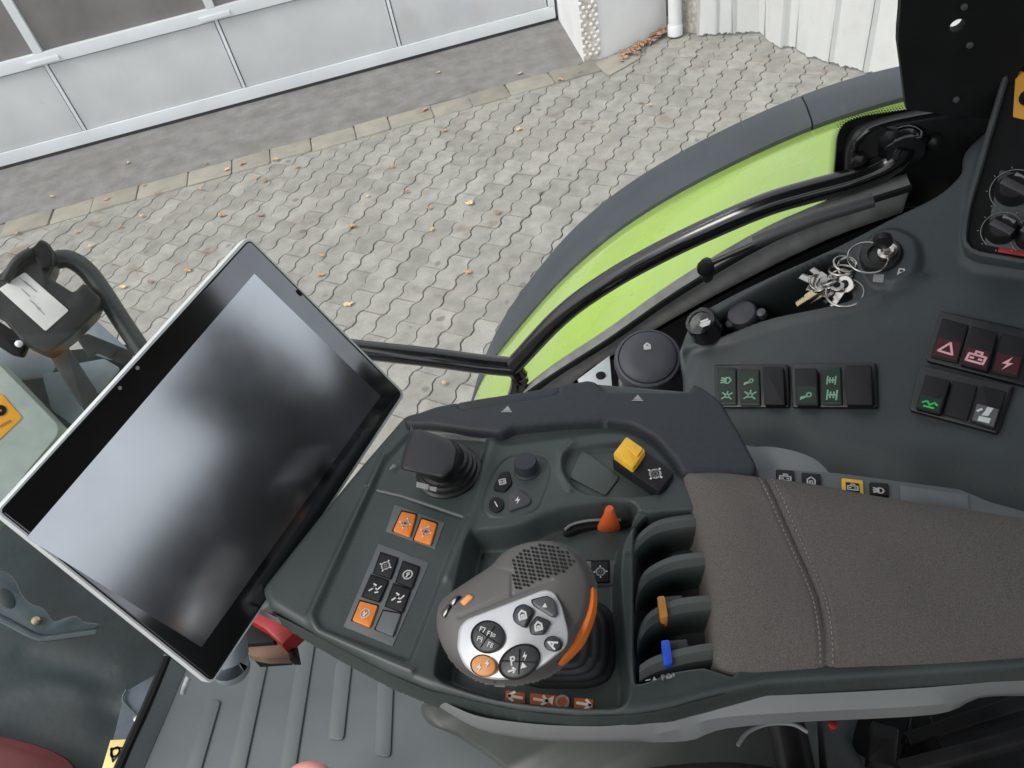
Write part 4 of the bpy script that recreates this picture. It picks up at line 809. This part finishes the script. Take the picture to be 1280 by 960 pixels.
for q, m, nm, lb in (([(821, 745), (831, 744), (835, 770), (825, 773)], mat('orange_tip', (.55, .24, .04), .45), 'hydraulic_lever', 'black hydraulic lever with orange tip in the slot beside the armrest pad'), ([(826, 800), (837, 799), (841, 829), (830, 832)], BLU, 'hydraulic_lever', 'black hydraulic lever with blue tip in the slot nearest the seat')):
    t = thing(nm, lb, 'lever', PA.hit(q[2], -.03), 'hydraulic levers in the console slots'); o = np.array([12, 0.])
    g = G(); g.slab(rc([np.array(q[0]) + (2, 1), np.array(q[1]) + (22, -1), np.array(q[2]) + (24, -2), np.array(q[3]) + (3, -1)], 3), PA, -.006, .024, BLK, .002); g.out('paddle', t)
    g = G(); g.slab(rc(q, 3), PA, .001, .014, m, .0018); g.out('coloured_tip', t)
for y0 in (650, 692): g = G(); g.slab(rc([(838, y0), (866, y0 - 4), (868, y0 + 18), (842, y0 + 20)], 3), PA, -.018, .016, BLK, .002); tag(g.out('hydraulic_lever'), 'plain black hydraulic lever in the %s shadowed slot' % ('uppermost' if y0 == 650 else 'second'), 'lever', 'hydraulic levers in the console slots')
# decal strip by the lower edge
DEC = mat('decal_orange', (.42, .10, .03), .5, var=.05); HP = -.0212
for q, syms in (([(632, 863), (657, 866), (656, 880), (631, 878)], (((644, 871), 'arrow', math.pi, .0062),)), ([(663, 866), (712, 871), (711, 887), (662, 882)], (((676, 875), 'arrow', 0, .006), ((688, 875), 'trif', 1.6, .004))), ([(718, 872), (742, 874), (741, 889), (717, 886)], (((730, 880), 'arrow', 0, .006),))):
    PAh = PA; g = G(); g.slab(rc(q, 1.5), PA, HP, .0008, DEC, .0002)
    for c, sy, a, sz in syms: g.strokes(PA, HP + .0005, c, sz, a - .08, SY[sy], mat('print_cream', (.75, .66, .58), .5), .16)
    if q[0][0] == 663: g.strokes(PA, HP + .0005, (703, 877), .0052, 0, [ring(.75)], mat('print_cream', (.75, .66, .58), .5), .16)
    g.out('decal', ac)
# front lever with round base
kl_ = thing('throttle_lever', 'black blocky lever head on a round ribbed base at the front of the console', 'lever', PA.hit((560, 596)))
g = G(); g.lathe(PA.hit((561, 590), -.003), UP, [(.0285, 0), (.0285, .002), (.026, .003), (.0255, .007), (.0235, .008), (.023, .012), (.0205, .013), (.020, .017), (.0175, .018), (.016, .024), (.012, .028)], BLK, 36); g.out('round_base', kl_)
g = G(); g.loft([[PA.hit(p, h) for p in circ((x, y), 17, 14, 14)] for x, y, h in ((552, 590, .02), (546, 580, .035))], BLKM); g.out('stem', kl_)
top = rc([(500, 582), (505, 562), (514, 538), (524, 536), (565, 550), (573, 562), (568, 586), (556, 598), (530, 593), (502, 587)], 5, 3)
g = G(); c = sum(np.array(p) for p in top) / len(top); g.loft([[PA.hit(c + (np.array(p) - c) * k, h) for p in top] for k, h in ((.84, .020), (.98, .026), (1.0, .036), (.985, .043), (.93, .0475), (.85, .0485))], mat('lever_black', (.018, .018, .021), .5, var=.06, bump=.4, bscale=1400)); g.out('lever_head', kl_)
g = G(); g.slab([(521, 602), (536, 606), (535, 612), (520, 608)], PA, .0195, .001, PRTG, 0); g.slab([(538, 608), (546, 609), (545, 614), (537, 612)], PA, .0195, .001, PRTG, 0); g.out('small_mark', kl_)

# ================================================================ JOYSTICK
js = thing('joystick', 'grey-brown multifunction joystick with silver key plate and orange side stripe', 'joystick', PA.hit((705, 810), -.025))
def sq(c, rx, ry, n=40, e=3.6): return [(c[0] + rx * np.sign(math.cos(t)) * abs(math.cos(t)) ** (2 / e), c[1] + ry * np.sign(math.sin(t)) * abs(math.sin(t)) ** (2 / e)) for t in (2 * math.pi * i / n for i in range(n))]
g = G(); rg = []
for k in range(17):
    t = k / 16; cx, cy = 706 - 14 * t, 806 - 8 * t; rx, ry = 66 * (1 - t) + 34 * t, 55 * (1 - t) + 32 * t; z = -.026 + .036 * t; wob = (0, 3.5, 5, 3.5)[k % 4] - 1
    rg.append([PA.hit(p, z) for p in sq((cx, cy), rx + wob, ry + wob)])
g.loft(rg, mat('gaiter_rubber', (.016, .017, .019), .5, var=.1)); g.out('rubber_gaiter', js, 75)
PJ = Pl(PA.hit((650, 780), .052), nrm(UP * .93 - NT * .26 - ET * .15))
BODY = sm([(549, 766), (560, 747), (590, 726), (617, 708), (632, 692), (655, 681), (685, 677), (712, 686), (731, 706), (741, 732), (739, 762), (728, 790), (712, 817), (684, 840), (650, 851), (615, 852), (585, 842), (562, 822), (550, 795)], 4, True)
def bodyh(X, Y, d):
    t = np.clip(-d / .026, 0, 1); return .013 * (np.sqrt(1 - (1 - t) ** 2) - 1) + .002
PLT = rc([(571, 811), (574, 784), (583, 774), (680, 737), (692, 739), (702, 756), (711, 791), (709, 808), (680, 832), (646, 849), (618, 850), (595, 845), (580, 832)], 8, 4)
hfield('grip_body', PJ, BODY, [('line', [(617, 709), (641, 716), (641, 745)], -.0006, .001), ('line', [(575, 772), (640, 745), (690, 727)], -.0008, .0012)], HBODY, js, cell=.0009, edge=.004, drop=.004, func=bodyh, oh=-.014)
bc = np.array((640, 765)); g = G(); bq = resamp([*BODY, BODY[0]], 65)[:-1]
g.loft([[PJ.hit(bc + (np.array(p) - bc) * k + np.array(o_), h) for p in bq] for k, h, o_ in ((.99, -.014, (0, 0)), (.94, -.018, (-1, -3)), (.78, -.025, (-2, -10)), (.5, -.034, (10, -14)), (.3, -.042, (20, -8)))], HBODY); g.out('grip_underside', js, 75)
# height of the grip surface at a pixel, for things that sit on it
BP = [PJ.uv(p, -.014) for p in BODY]
def gh(p):
    u, v = PJ.uv(p); d = float(sdf(BP, np.array([[u]]), np.array([[v]]))[0, 0]); return float(bodyh(0, 0, np.array(d)))
g = G(); P0 = [PJ.hit(p, -.006) for p in PLT]; c0 = sum(np.array(p) for p in PLT) / len(PLT)
g.loft([[PJ.hit(p, -.010) for p in PLT], [PJ.hit(p, .0022) for p in PLT], [PJ.hit(c0 + (np.array(p) - c0) * .985, .0040) for p in PLT], [PJ.hit(c0 + (np.array(p) - c0) * .95, .0048) for p in PLT]], SILV); g.out('silver_plate', js, 45)
HS = .0049
def jkey(name, q, m, syms=(), h=.0035, par=js, bev=.0012):
    g = G(); c = sum(np.array(p, float) for p in q) / len(q); g.slab([c + (np.array(p) - c) * 1.07 for p in q], PJ, HS + .0002, .001, BLKM, 0); g.slab(q, PJ, HS + h, h + .001, m, bev)
    for (x, y), sy, sz, a in syms: g.strokes(PJ, HS + h + .0006, (x, y), sz, a, SY[sy], PRT, .16)
    g.out(name, par)
KG = mat('grip_key', (.030, .031, .034), .42, var=.05)
KG2 = mat('grip_key_light', (.075, .077, .085), .42, var=.05)
def txt(c, s, sz, a, g):
    SEG = {'F': [[(-.4, -.8), (-.4, .8), (.45, .8)], [(-.4, .1), (.3, .1)]], '1': [[(-.2, .5), (.1, .8), (.1, -.8)]], '2': [[(-.4, .6), (0, .8), (.4, .5), (.3, .1), (-.4, -.8), (.45, -.8)]], '3': [[(-.4, .7), (.3, .7), (.4, .35), (0, .05), (.4, -.3), (.3, -.75), (-.4, -.75)]], '4': [[(.2, -.8), (.2, .8), (-.45, -.2), (.5, -.2)]], '7': [[(-.4, .8), (.45, .8), (0, -.8)]], '8': [ring(.36, 8, 0, .4), ring(.42, 8, 0, -.4)], '9': [ring(.38, 8, 0, .38), [(.38, .3), (.2, -.8)]], '0': [ring(.5, 10)]}
    ca, sa = math.cos(a), math.sin(a); u = PJ.uv(c)
    for k, ch in enumerate(s):
        off = (k - (len(s) - 1) / 2) * sz * 1.15
        L = [[(p[0] + off / sz, p[1]) for p in l] for l in SEG[ch]]; g.strokes(PJ, HS + .0042, c, sz, a, L, PRT, .17)
def roundkey(c, rx, ry, ang, marks, texts=()):
    g = G(); q = circ(c, rx, 28, ry, ang); g.slab(circ(c, rx * 1.1, 28, ry * 1.1, ang), PJ, HS + .0005, .001, BLKM, 0); g.slab(q, PJ, HS + .0035, .004, KG, .0014)
    for a, b in (((-.85, 0), (.85, 0)), ((0, -.85), (0, .85))):
        ca, sa = math.cos(ang + .6), math.sin(ang + .6); f = lambda p: (c[0] + p[0] * rx * ca - p[1] * ry * sa, c[1] + p[0] * rx * sa + p[1] * ry * ca)
        A, B = PJ.hit(f(a), HS + .0037), PJ.hit(f(b), HS + .0037); g.tube([A, B], .0004, BLKM, 5, 0)
    for p, sy, sz in marks: g.strokes(PJ, HS + .0042, p, sz, .3, SY[sy], PRT, .18)
    for p, s in texts: txt(p, s, .0017, -.25, g)
    g.out('rocker_pad', js)
roundkey((609.5, 796), 19.5, 19, 0, (), (((603, 787), 'F7'), ((614, 793), 'F10'), ((600, 799), 'F9'), ((613, 806), 'F8')))
roundkey((649, 827), 25.5, 18.5, -.55, (((641, 826), 'P', .0028), ((656, 820), 'bolt', .003), ((640, 838), 'arrow', .003), ((654, 832), 'trif', .0026)))
jkey('orange_pad', circ((604, 832), 15.5, 24, 13, .25), mat('pad_orange', (.62, .26, .08), .42, var=.05), (((599, 834), 'bolt', .0032, 0), ((609, 829), 'bolt', .0032, 0)))
jkey('sector_key', rc([(641, 769), (645, 759), (655, 755), (667, 762), (656, 785), (643, 777)], 4), KG, (((653, 769), 'house', .0038, .3),))
jkey('sector_key', rc([(662, 783), (671, 770), (687, 777), (679, 792), (664, 793)], 3), KG, (((673, 783), 'house', .0036, .3),))
jkey('sector_key', rc([(664, 750), (684, 745), (693, 751), (696, 767), (691, 772), (667, 757)], 4), KG2, (((681, 757), 'trif', .0022, 0),))
jkey('round_key', circ((691, 804.5), 10.5, 20, 9), KG, (((690, 805), 'A', .0036, 1.2),))
# perforated palm rest
g = G()
for i in range(-14, 15):
    for j in range(-9, 10):
        p = (681 + i * 4.9 + j * 1.2, 706 - i * 1.7 + j * 4.9 + (2.4 if i % 2 else 0))
        if inpoly(p, [(640, 700), (651, 688), (674, 680), (696, 682), (712, 692), (720, 704), (706, 715), (672, 726), (642, 741)]):
            h = gh(p) + .0004; g.add([PJ.hit(q, h) for q in circ(p, 2.5, 8, 1.7, .6)], [list(range(8))], BLKM)
tag(g.out('perforations', js), kind='stuff')
# orange side stripe, thumb keys
os_ = sm([(741, 733), (742, 750), (738, 772), (726, 800), (712, 817), (697, 830), (712, 806), (722, 785), (727, 765), (735, 745)], 3, True)
g = G(); g.prism([PJ.hit(p, -.010) for p in os_], -PJ.n * .010, mat('orange_stripe', (.85, .20, .025), .4, var=.04), .002); g.out('orange_stripe', js)
for q, m, h in ((rc([(574, 752), (585, 742), (592, 746), (580, 758)], 3), mat('small_orange', (.70, .27, .08), .45), .0012), (rc([(560, 752), (570, 743), (577, 745), (566, 758)], 3), BLKG, .0008), (rc([(550, 766), (560, 754), (566, 758), (555, 773)], 3), BLKG, .0005)):
    hh = max(gh(p) for p in q); g = G(); g.slab(q, PJ, hh + h, .006, m, .0008); g.out('thumb_key', js)

# ================================================================ ARMREST PAD
ap_ = thing('armrest_pad', 'grey-brown fabric armrest pad with curved double seam', 'armrest', PA.hit((1000, 720)))
PO = sm([(849, 592), (870, 588), (900, 587), (946, 593), (1025, 604), (1112, 620), (1200, 633), (1290, 647), (1420, 670), (1440, 760), (1420, 815), (1290, 828), (1156, 837), (1025, 842), (960, 846), (926, 845), (900, 838), (889, 822), (888, 785), (883, 724), (867, 649)], 4, True)
SEAM = sm([(955, 592), (966, 620), (981, 654), (998, 692), (1012, 724), (1023, 754), (1029, 785), (1033, 815), (1036, 852)], 6)
def padh(X, Y, d):
    t = np.clip(-d / .034, 0, 1); return .016 * np.sqrt(1 - (1 - t) ** 2) - .010 + .0012 * np.sin(X * 60) * np.cos(Y * 45 + X * 20) * t
hfield('cushion', PA, PO, [('line', SEAM, -.0035, .0016), ('line', [(p[0] - 8, p[1]) for p in SEAM], -.0012, .0012), ('line', [(p[0] + 8, p[1]) for p in SEAM], -.0012, .0012),
    ('line', [(900, 826), (960, 832), (1160, 824), (1290, 815)], -.0016, .003)], FAB, ap_, cell=.0016, edge=.008, drop=.02, h0=.006, func=padh, oh=-.006)
POu = [PA.uv(p, 0) for p in PO]
for sgn in (-8, 8):
    g = G(); L = resamp([(p[0] + sgn, p[1]) for p in SEAM], 90)
    for k in range(0, 88, 2):
        pts = []
        for q in (L[k], L[k + 1]):
            u, v = PA.uv(q, .006); d = float(sdf(POu, np.array([[u]]), np.array([[v]]))[0, 0]); hh = .006 + float(padh(np.array(u), np.array(v), np.array(d))) - (.0005)
            if d > -.004: break
            pts.append(PA.w(u, v, hh))
        if len(pts) == 2: g.tube(pts, .0005, THRD, 5, 0)
    tag(g.out('stitching', ap_), kind='stuff')
# key strip behind the pad
ks = thing('key_strip', 'pale grey key strip half hidden behind the armrest pad', 'control strip', PA.hit((1050, 600), -.02))
g = G(); g.slab(sm([(925, 560), (945, 556), (972, 557), (1005, 565), (1030, 580), (1045, 610), (1000, 640), (940, 620)], 4, True), PA, -.020, .03, TRIM, .004); g.out('end_cap', ks)
g = G(); g.slab(rc([(945, 583), (1050, 590), (1200, 610), (1236, 625), (1290, 640), (1290, 690), (945, 660)], 6), PA, -.012, .03, mat('strip_grey', (.11, .125, .13), .45, var=.05), .003); g.out('strip_body', ks)
for q, sy in (([(970, 586), (993, 588), (994, 604), (971, 602)], 'batt'), ([(1002, 590), (1026, 592), (1027, 608), (1003, 606)], 'house'), ([(1087, 602), (1111, 604), (1112, 620), (1088, 618)], 'lamp')):
    onslab('key', rc(q, 2), -.0095, .004, KEYB, sy, ((q[0][0] + q[1][0]) / 2, q[0][1] + 11), .0046, -.1, .0008, ks)
onslab('key', rc([(1052, 597), (1079, 600), (1080, 618), (1053, 616)], 2), -.0098, .003, YEL, None, par=ks); onslab('key', rc([(1057, 602), (1074, 604), (1075, 616), (1058, 614)], 1), -.0090, .003, KEYB, 'batt', (1066, 609), .004, -.1, .0005, ks)
onslab('blank_plate', rc([(1125, 606), (1210, 618), (1212, 640), (1126, 630)], 2), -.0105, .003, TRIM if False else mat('strip_plate', (.13, .145, .15), .45, var=.05), par=ks, bev=.0006)

# ================================================================ TOUCH DISPLAY
DO = at((298.27, 553.5), .6105); DN = WV(.856, -.239, .458); DUv = WV(.255, .967, .028)
PT = Pl(DO, DN, DUv); dsp = thing('touch_display', 'large tilted touch display in a silver housing showing a blank screen', 'display', DO - UP * .15)
OC = rc([(310, 294), (507.5, 492), (264, 857), (-6, 640)], 9, 5)
g = G(); b1 = [PT.hit(p) for p in OC]; cc = sum(b1) / len(b1)
g.loft([[cc + (p - cc) * .78 - PT.n * .034 for p in b1], [cc + (p - cc) * .88 - PT.n * .026 for p in b1], [cc + (p - cc) * .975 - PT.n * .016 for p in b1], [p - PT.n * .010 for p in b1], [p - PT.n * .0015 for p in b1], [cc + (p - cc) * .996 for p in b1]], DISPB); g.out('housing', dsp, 40)
IB = rc([(311.5, 299), (503, 492), (264.5, 852), (0, 639)], 7, 4)
g = G(); g.prism([PT.hit(p, .0004) for p in IB], -PT.n * .003, BLKM, 0); g.out('seal_line', dsp)
IB2 = rc([(312, 301), (501, 492), (265, 849.5), (2.5, 639)], 6, 4)
g = G(); g.prism([PT.hit(p, .0012) for p in IB2], -PT.n * .003, BEZL, .0004); g.out('bezel_glass', dsp)
g = G(); g.prism([PT.hit(p, .0015) for p in [(318, 342), (475.5, 495), (252, 809), (33, 672)]], -PT.n * .0008, SCRN, 0); g.out('screen', dsp)
for p in ((150, 485), (172, 460)): g = G(); g.add([PT.hit(q, .0016) for q in circ(p, 2.6, 10)], [list(range(10))], PRTG); g.out('indicator', dsp)
g = G(); g.add([PT.hit(q, .0016) for q in circ((374, 366), 5, 12, 2, .8)], [list(range(12))], BLKM); g.out('light_sensor', dsp)
g = G(); e0 = DO - PT.n * .03; e1 = at((284, 820), .66); g.tube([e0, (e0 + e1) / 2 - PT.n * .02, e1, at((296, 834), .70)], [.024, .020, .018, .012], BGREY, 20, 6); g.out('mount_arm', dsp)
g = G(); g.tube([at((236, 846), .60), at((231, 858), .60), at((229, 866), .61)], .0022, PRTG, 8, 3); g.out('clip', dsp)

# ================================================================ FLOOR AND THE DARK SPACE BEHIND THE WINDSCREEN
PFl = Pl(W(0, 0, -1.15), UP)
g = G(); fp = [(211, 826), (184, 888), (150, 962), (105, 1070), (60, 1200), (1500, 1200), (1500, 900), (1100, 850), (760, 850), (560, 850), (420, 760), (330, 700), (270, 700)]
g.prism([PFl.hit(p) for p in fp], -UP * .04, MATF, .004); flo = tag(g.out('cab_floor'), kind='structure')
for (r0, r1, w0, w1, op) in (((440, 825), (429, 926), 20, 20, 0), ((492, 848), (488, 947), 20, 20, 0), ((394, 800), (367, 975), 19, 21, 1), ((338, 810), (300, 990), 19, 22, 1), ((276, 874), (240, 1000), 17, 21, 2)):
    r0, r1 = np.array(r0, float), np.array(r1, float); P = rc([r0 - (w0, 0), r0, r1, r1 - (w1, 3)], 7, 3)
    g = G(); g.slab(P, PFl, .004, .008, MATF, .0022); g.out('floor_rib', flo)
g = G(); P0 = [PFl.hit(p, .0) for p in ((213, 824), (187, 886), (160, 945), (120, 1040))]; P1 = [PFl.hit(p, 0) for p in ((232, 838), (207, 898), (181, 958), (141, 1050))]
g.loft([P0, [p + UP * .022 for p in P0], [a * .6 + b * .4 + UP * .024 for a, b in zip(P0, P1)], [b + UP * .001 for b in P1]], MATF, cap=False, closed=False); g.out('floor_lip', flo)
g = G(); g.tube([PFl.hit(p, .022) for p in ((209, 822), (183, 884), (156, 943), (116, 1038))], .008, BLKM, 8, 3); tag(g.out('door_seal'), 'black rubber seal running along the left edge of the floor mat', 'seal')
# side of the engine cowl seen past the floor edge
cw_ = thing('engine_cowl', 'dark green-black cowl area with dark red patch seen past the floor edge', 'cowl', W(-.8, 0, -1.6))
PC = Pl(W(-.6, 0, -1.42), WV(.25, .1, .96))
def cowl(X, Y, d): return .012 * np.sin(X * 9 + Y * 6) * np.sin(Y * 8 - X * 3)
hfield('cowl_panel', PC, [(-200, 500), (60, 640), (260, 760), (262, 800), (200, 900), (150, 1100), (-200, 1100)], [('line', [(-50, 880), (60, 850), (160, 880)], .006, .02), ('line', [(30, 820), (120, 850), (150, 900)], -.008, .03)], DGRN, cw_, cell=.012, edge=.02, drop=.1, func=cowl)
g = G(); g.slab(sm([(-60, 905), (-10, 915), (30, 924), (66, 936), (92, 955), (100, 990), (40, 1040), (-60, 1040)], 4, True), PC, .05, .05, REDP, .012); g.out('red_panel', cw_)
bp_ = thing('door_edge_panel', 'blue-grey lower door edge with pale yellow warning sticker', 'panel', PFl.hit((165, 900), -.06))
PE = PFl.off(.0)
g = G(); g.slab([(205, 836), (158, 863), (153, 874), (138, 935), (118, 1000), (140, 1000), (158, 950)], PE, .0, .03, mat('door_edge', (.055, .068, .088), .35, var=.15), .003); g.out('edge_plate', bp_)
g = G(); g.tube([PE.hit(p, .004) for p in ((158, 863), (153, 876), (172, 896))], .0022, CLEARG, 6, 2); g.lathe(PE.hit((172, 899), .002), UP, [(.006, 0), (.005, .004), (.002, .005)], STEEL, 10); g.out('catch', bp_)
g = G(); g.slab([(138, 925), (158, 924), (146, 972), (124, 972)], PE, .0035, .003, YSTK, .0004); g.strokes(PE, .0042, (144, 940), .014, 1.2, [ring(.5), SY['tri'][0]], KEYB, .12); g.out('warning_sticker', bp_)
PK = Pl(at((60, 770), 1.15), nrm(-ray((60, 770)) / F + UP * .6))
cb = thing('clear_plastic_bracket', 'bluish clear plastic bracket with a brass screw under the display', 'bracket', PK.o)
g = G(); g.slab(sm([(-60, 690), (0, 712), (16, 722), (26, 742), (40, 755), (54, 760), (66, 776), (84, 771), (96, 770), (104, 777), (124, 780), (112, 787), (60, 794), (40, 790), (0, 768), (-60, 740)], 3, True), PK, 0, .008, CLEARG, .003); g.out('bracket_plate', cb)
g = G(); g.tube([PK.hit(p, .002) for p in ((-20, 764), (10, 779), (44, 796), (60, 798), (90, 794), (120, 790))], .0045, CLEARG, 8, 3); g.out('rolled_edge', cb)
g = G(); g.lathe(PK.hit((45, 776), .003), PK.n, [(.006, -.003), (.006, .003), (.004, .005), (.001, .0052)], BRASS, 14); g.out('screw', cb)
g = G(); g.slab(circ((8, 748), 9, 16, 14, -.6), PK, .0012, .002, DGRN, .0004); g.out('slot', cb)
# things under the display and console
PR = PA.off(-.16)
g = G(); g.slab([(322, 756), (374, 786), (352, 806), (330, 786), (312, 776)], PR, .024, .02, REDB, .003); tag(g.out('red_box'), 'small bright red object under the display corner', 'box')
g = G(); g.slab([(300, 770), (328, 768), (344, 790), (342, 803), (300, 806)], PR, .012, .05, BLKM, .003); g.slab(rc([(306, 800), (350, 800), (366, 803), (370, 822), (330, 823), (306, 818)], 5), PR, .006, .012, BRN, .004); g.slab([(356, 801), (366, 802), (370, 823), (361, 823)], PR, .008, .014, BLKM, .002); tag(g.out('brown_strap'), 'brown strap with black end buckle below the display corner', 'strap')
g = G(); g.loft([[PFl.hit(p, h) for p in circ((388, 968), 27 * k, 22, 17 * k)] for k, h in ((.95, .10), (1.0, .12), (.95, .135), (.75, .147), (.4, .152), (.05, .153))], PINK); tag(g.out('pink_cover'), 'rounded pink object at the bottom edge above the floor mat', 'cover')
# seat base, seat and workings below the armrest
sb = thing('driver_seat', 'dark fabric driver seat edge with moulded grey base below the armrest', 'seat', W(.1, 0, -1.1))
g = G(); q = sm([(526, 884), (540, 878), (600, 890), (700, 900), (850, 905), (1000, 905), (1100, 1000), (700, 1080), (655, 990), (615, 950), (570, 920), (536, 905)], 4, True)
qc = sum(np.array(p) for p in q) / len(q); P_ = PA.off(-.26); g.loft([[P_.hit(qc + (np.array(p) - qc) * k, h) for p in q] for k, h in ((.96, -.35), (1.0, -.04), (.99, -.012), (.96, -.003), (.90, 0))], mat('seat_base', (.060, .068, .062), .5, var=.12, vscale=14)); g.out('seat_base', sb, 50)
PSt = PA.off(-.12)
hfield('cushion', PSt, sm([(700, 1000), (735, 965), (800, 946), (870, 938), (930, 938), (990, 948), (1050, 968), (1120, 1020), (1100, 1150), (720, 1150)], 4, True), [], SEATF, sb, cell=.003, edge=.02, drop=.05, func=lambda X, Y, d: .02 * np.sqrt(1 - (1 - np.clip(-d / .06, 0, 1)) ** 2) - .015)
wk = thing('seat_workings', 'shadowed black hoses and brackets under the armrest at lower right', 'mechanism', W(.25, .1, -1.0))
P9 = PA.off(-.20)
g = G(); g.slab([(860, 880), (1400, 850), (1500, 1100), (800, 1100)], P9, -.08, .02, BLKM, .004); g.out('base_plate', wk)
g = G(); g.tube([P9.hit(p, .10) for p in ((922, 932), (935, 915), (960, 905), (990, 905), (1010, 915))], .0016, TRIM, 8, 5); g.out('wire', wk)
g = G(); g.tube([P9.hit(p, .02) for p in ((980, 895), (990, 930), (1000, 980))], .016, BLK, 14, 4); g.out('hose', wk)
g = G(); g.tube([P9.hit(p, .0) for p in ((1040, 880), (1030, 930), (1060, 990))], .022, SIDEP, 14, 4); g.out('hose', wk)
g = G(); g.slab([(1005, 900), (1022, 900), (1026, 975), (1008, 975)], P9, .03, .01, SIDEP, .002); g.out('bracket', wk)
g = G(); g.lathe(P9.hit((1041, 906), .09), UP, [(.0035, -.003), (.0035, .001), (.002, .002)], mat('dull_red', (.25, .01, .015), .6, var=.1), 12); g.out('red_button', wk)
for q, m in (([(1130, 915), (1290, 862), (1290, 884), (1140, 930)], BLK), ([(1120, 950), (1290, 905), (1290, 925), (1130, 965)], BLK), ([(1140, 890), (1160, 886), (1190, 960), (1160, 990), (1130, 940)], BLKG), ([(1090, 900), (1125, 910), (1120, 960), (1085, 950)], BLK)):
    g = G(); g.slab(rc(q, 4), P9, .012 * ((q[0][0] + q[0][1]) % 7) / 3, .02, m, .004); g.out('bracket', wk)

# ================================================================ FRONT CORNER OUTSIDE: LAMP, RAIL, HOUSING
DL = 1.30; PL1 = Pl(at((60, 370), DL), nrm(-ray((60, 370)) / F * .8 + UP * .4))
lp = thing('work_lamp', 'black work lamp seen from behind with white paper label', 'lamp', PL1.hit((50, 370), -.05))
LBP = rc([(-30, 352), (0, 342), (24, 313), (42, 308), (50, 297), (62, 304), (69, 318), (67, 334), (60, 346), (80, 358), (92, 366), (104, 352), (127, 373), (120, 390), (90, 420), (60, 443), (30, 430), (0, 395), (-30, 380)], 6, 3)
g = G(); g.slab(LBP, PL1, 0, .05, BLK, .008, 3); g.out('body', lp, 50)
g = G(); g.slab(rc([(-2, 361), (31, 340), (86, 388), (57, 414)], 3), PL1, .002, .003, LABEL, .0005)
for k, (x, y, w_) in enumerate(((30, 352, .010), (38, 358, .014), (32, 366, .010), (43, 371, .003), (44, 381, .012), (51, 389, .009))): g.strokes(PL1, .003, (x, y), w_, -.68, [[(-.9, 0), (.9, 0)]], PRTG, .06)
g.out('paper_label', lp)
g = G(); g.slab(rc([(38, 312), (50, 300), (62, 310), (64, 330), (52, 338)], 3), PL1, .012, .02, BLKM, .004); g.out('hinge_block', lp)
g = G(); g.tube([PL1.hit(p, .012) for p in ((6, 352), (22, 326), (40, 314))], .008, BLK, 10, 4); g.out('edge_bead', lp)
g = G(); g.lathe(PL1.hit((24, 430), .004), PL1.n, [(.006, 0), (.006, .003), (.003, .005)], SILV, 12); g.out('screw', lp)
g = G(); g.slab(rc([(-20, 395), (0, 402), (34, 425), (26, 444), (10, 440), (-20, 420)], 5), PL1, -.01, .03, BLKM, .006); g.out('rear_housing', lp)
g = G(); PL2 = Pl(at((110, 370), 1.36), PL1.n); g.tube([PL2.hit(p) for p in ((64, 326), (86, 324), (108, 338), (128, 364), (150, 398), (185, 450), (210, 490))], .0165, mat('rail_dark', (.028, .036, .036), .35, var=.1), 16, 6); tag(g.out('curved_handrail'), 'dark curved tube handrail running from the work lamp behind the display', 'handrail')
stp = thing('front_step', 'blue-grey metal step plates crossed by dark straps beside the work lamp', 'step', at((110, 480), 1.6))
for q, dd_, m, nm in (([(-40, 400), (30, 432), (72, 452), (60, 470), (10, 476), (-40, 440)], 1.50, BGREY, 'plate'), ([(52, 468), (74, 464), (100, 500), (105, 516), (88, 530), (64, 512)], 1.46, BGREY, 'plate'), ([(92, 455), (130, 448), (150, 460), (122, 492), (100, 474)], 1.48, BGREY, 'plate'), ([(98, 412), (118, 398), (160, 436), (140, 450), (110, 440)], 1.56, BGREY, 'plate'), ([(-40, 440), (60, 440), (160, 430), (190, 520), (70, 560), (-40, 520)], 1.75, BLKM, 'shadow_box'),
                       ([(62, 446), (84, 432), (122, 490), (104, 512), (90, 492)], 1.40, mat('strap_dark', (.035, .036, .036), .5, var=.1), 'strap'), ([(96, 424), (108, 416), (168, 440), (158, 456), (120, 440), (112, 448)], 1.40, MATS['strap_dark'], 'strap')):
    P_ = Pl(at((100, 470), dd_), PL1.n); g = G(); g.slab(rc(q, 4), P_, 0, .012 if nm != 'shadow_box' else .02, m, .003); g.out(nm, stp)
P_ = Pl(at((30, 540), 1.32), PL1.n); gh_ = thing('grey_housing', 'pale grey-green housing with orange warning sticker at the left edge', 'housing', P_.hit((30, 560), -.1))
g = G(); g.slab(rc([(-60, 400), (-8, 447), (48, 505), (74, 532), (72, 545), (34, 590), (0, 640), (-60, 700)], 7), P_, 0, .12, LGREY, .012, 3); g.out('casing', gh_)
g = G(); g.slab(rc([(-20, 484), (4, 494), (28, 522), (0, 549), (-20, 560)], 2), P_, .0015, .002, OSTK, .0003); g.strokes(P_, .003, (0, 513), .010, 0, [ring(.6)], KEYB, .35); g.strokes(P_, .003, (6, 530), .012, .6, [[(-.8, 0), (.8, .1)]], mat('print_brown', (.3, .12, .03), .5), .12); g.out('warning_sticker', gh_)
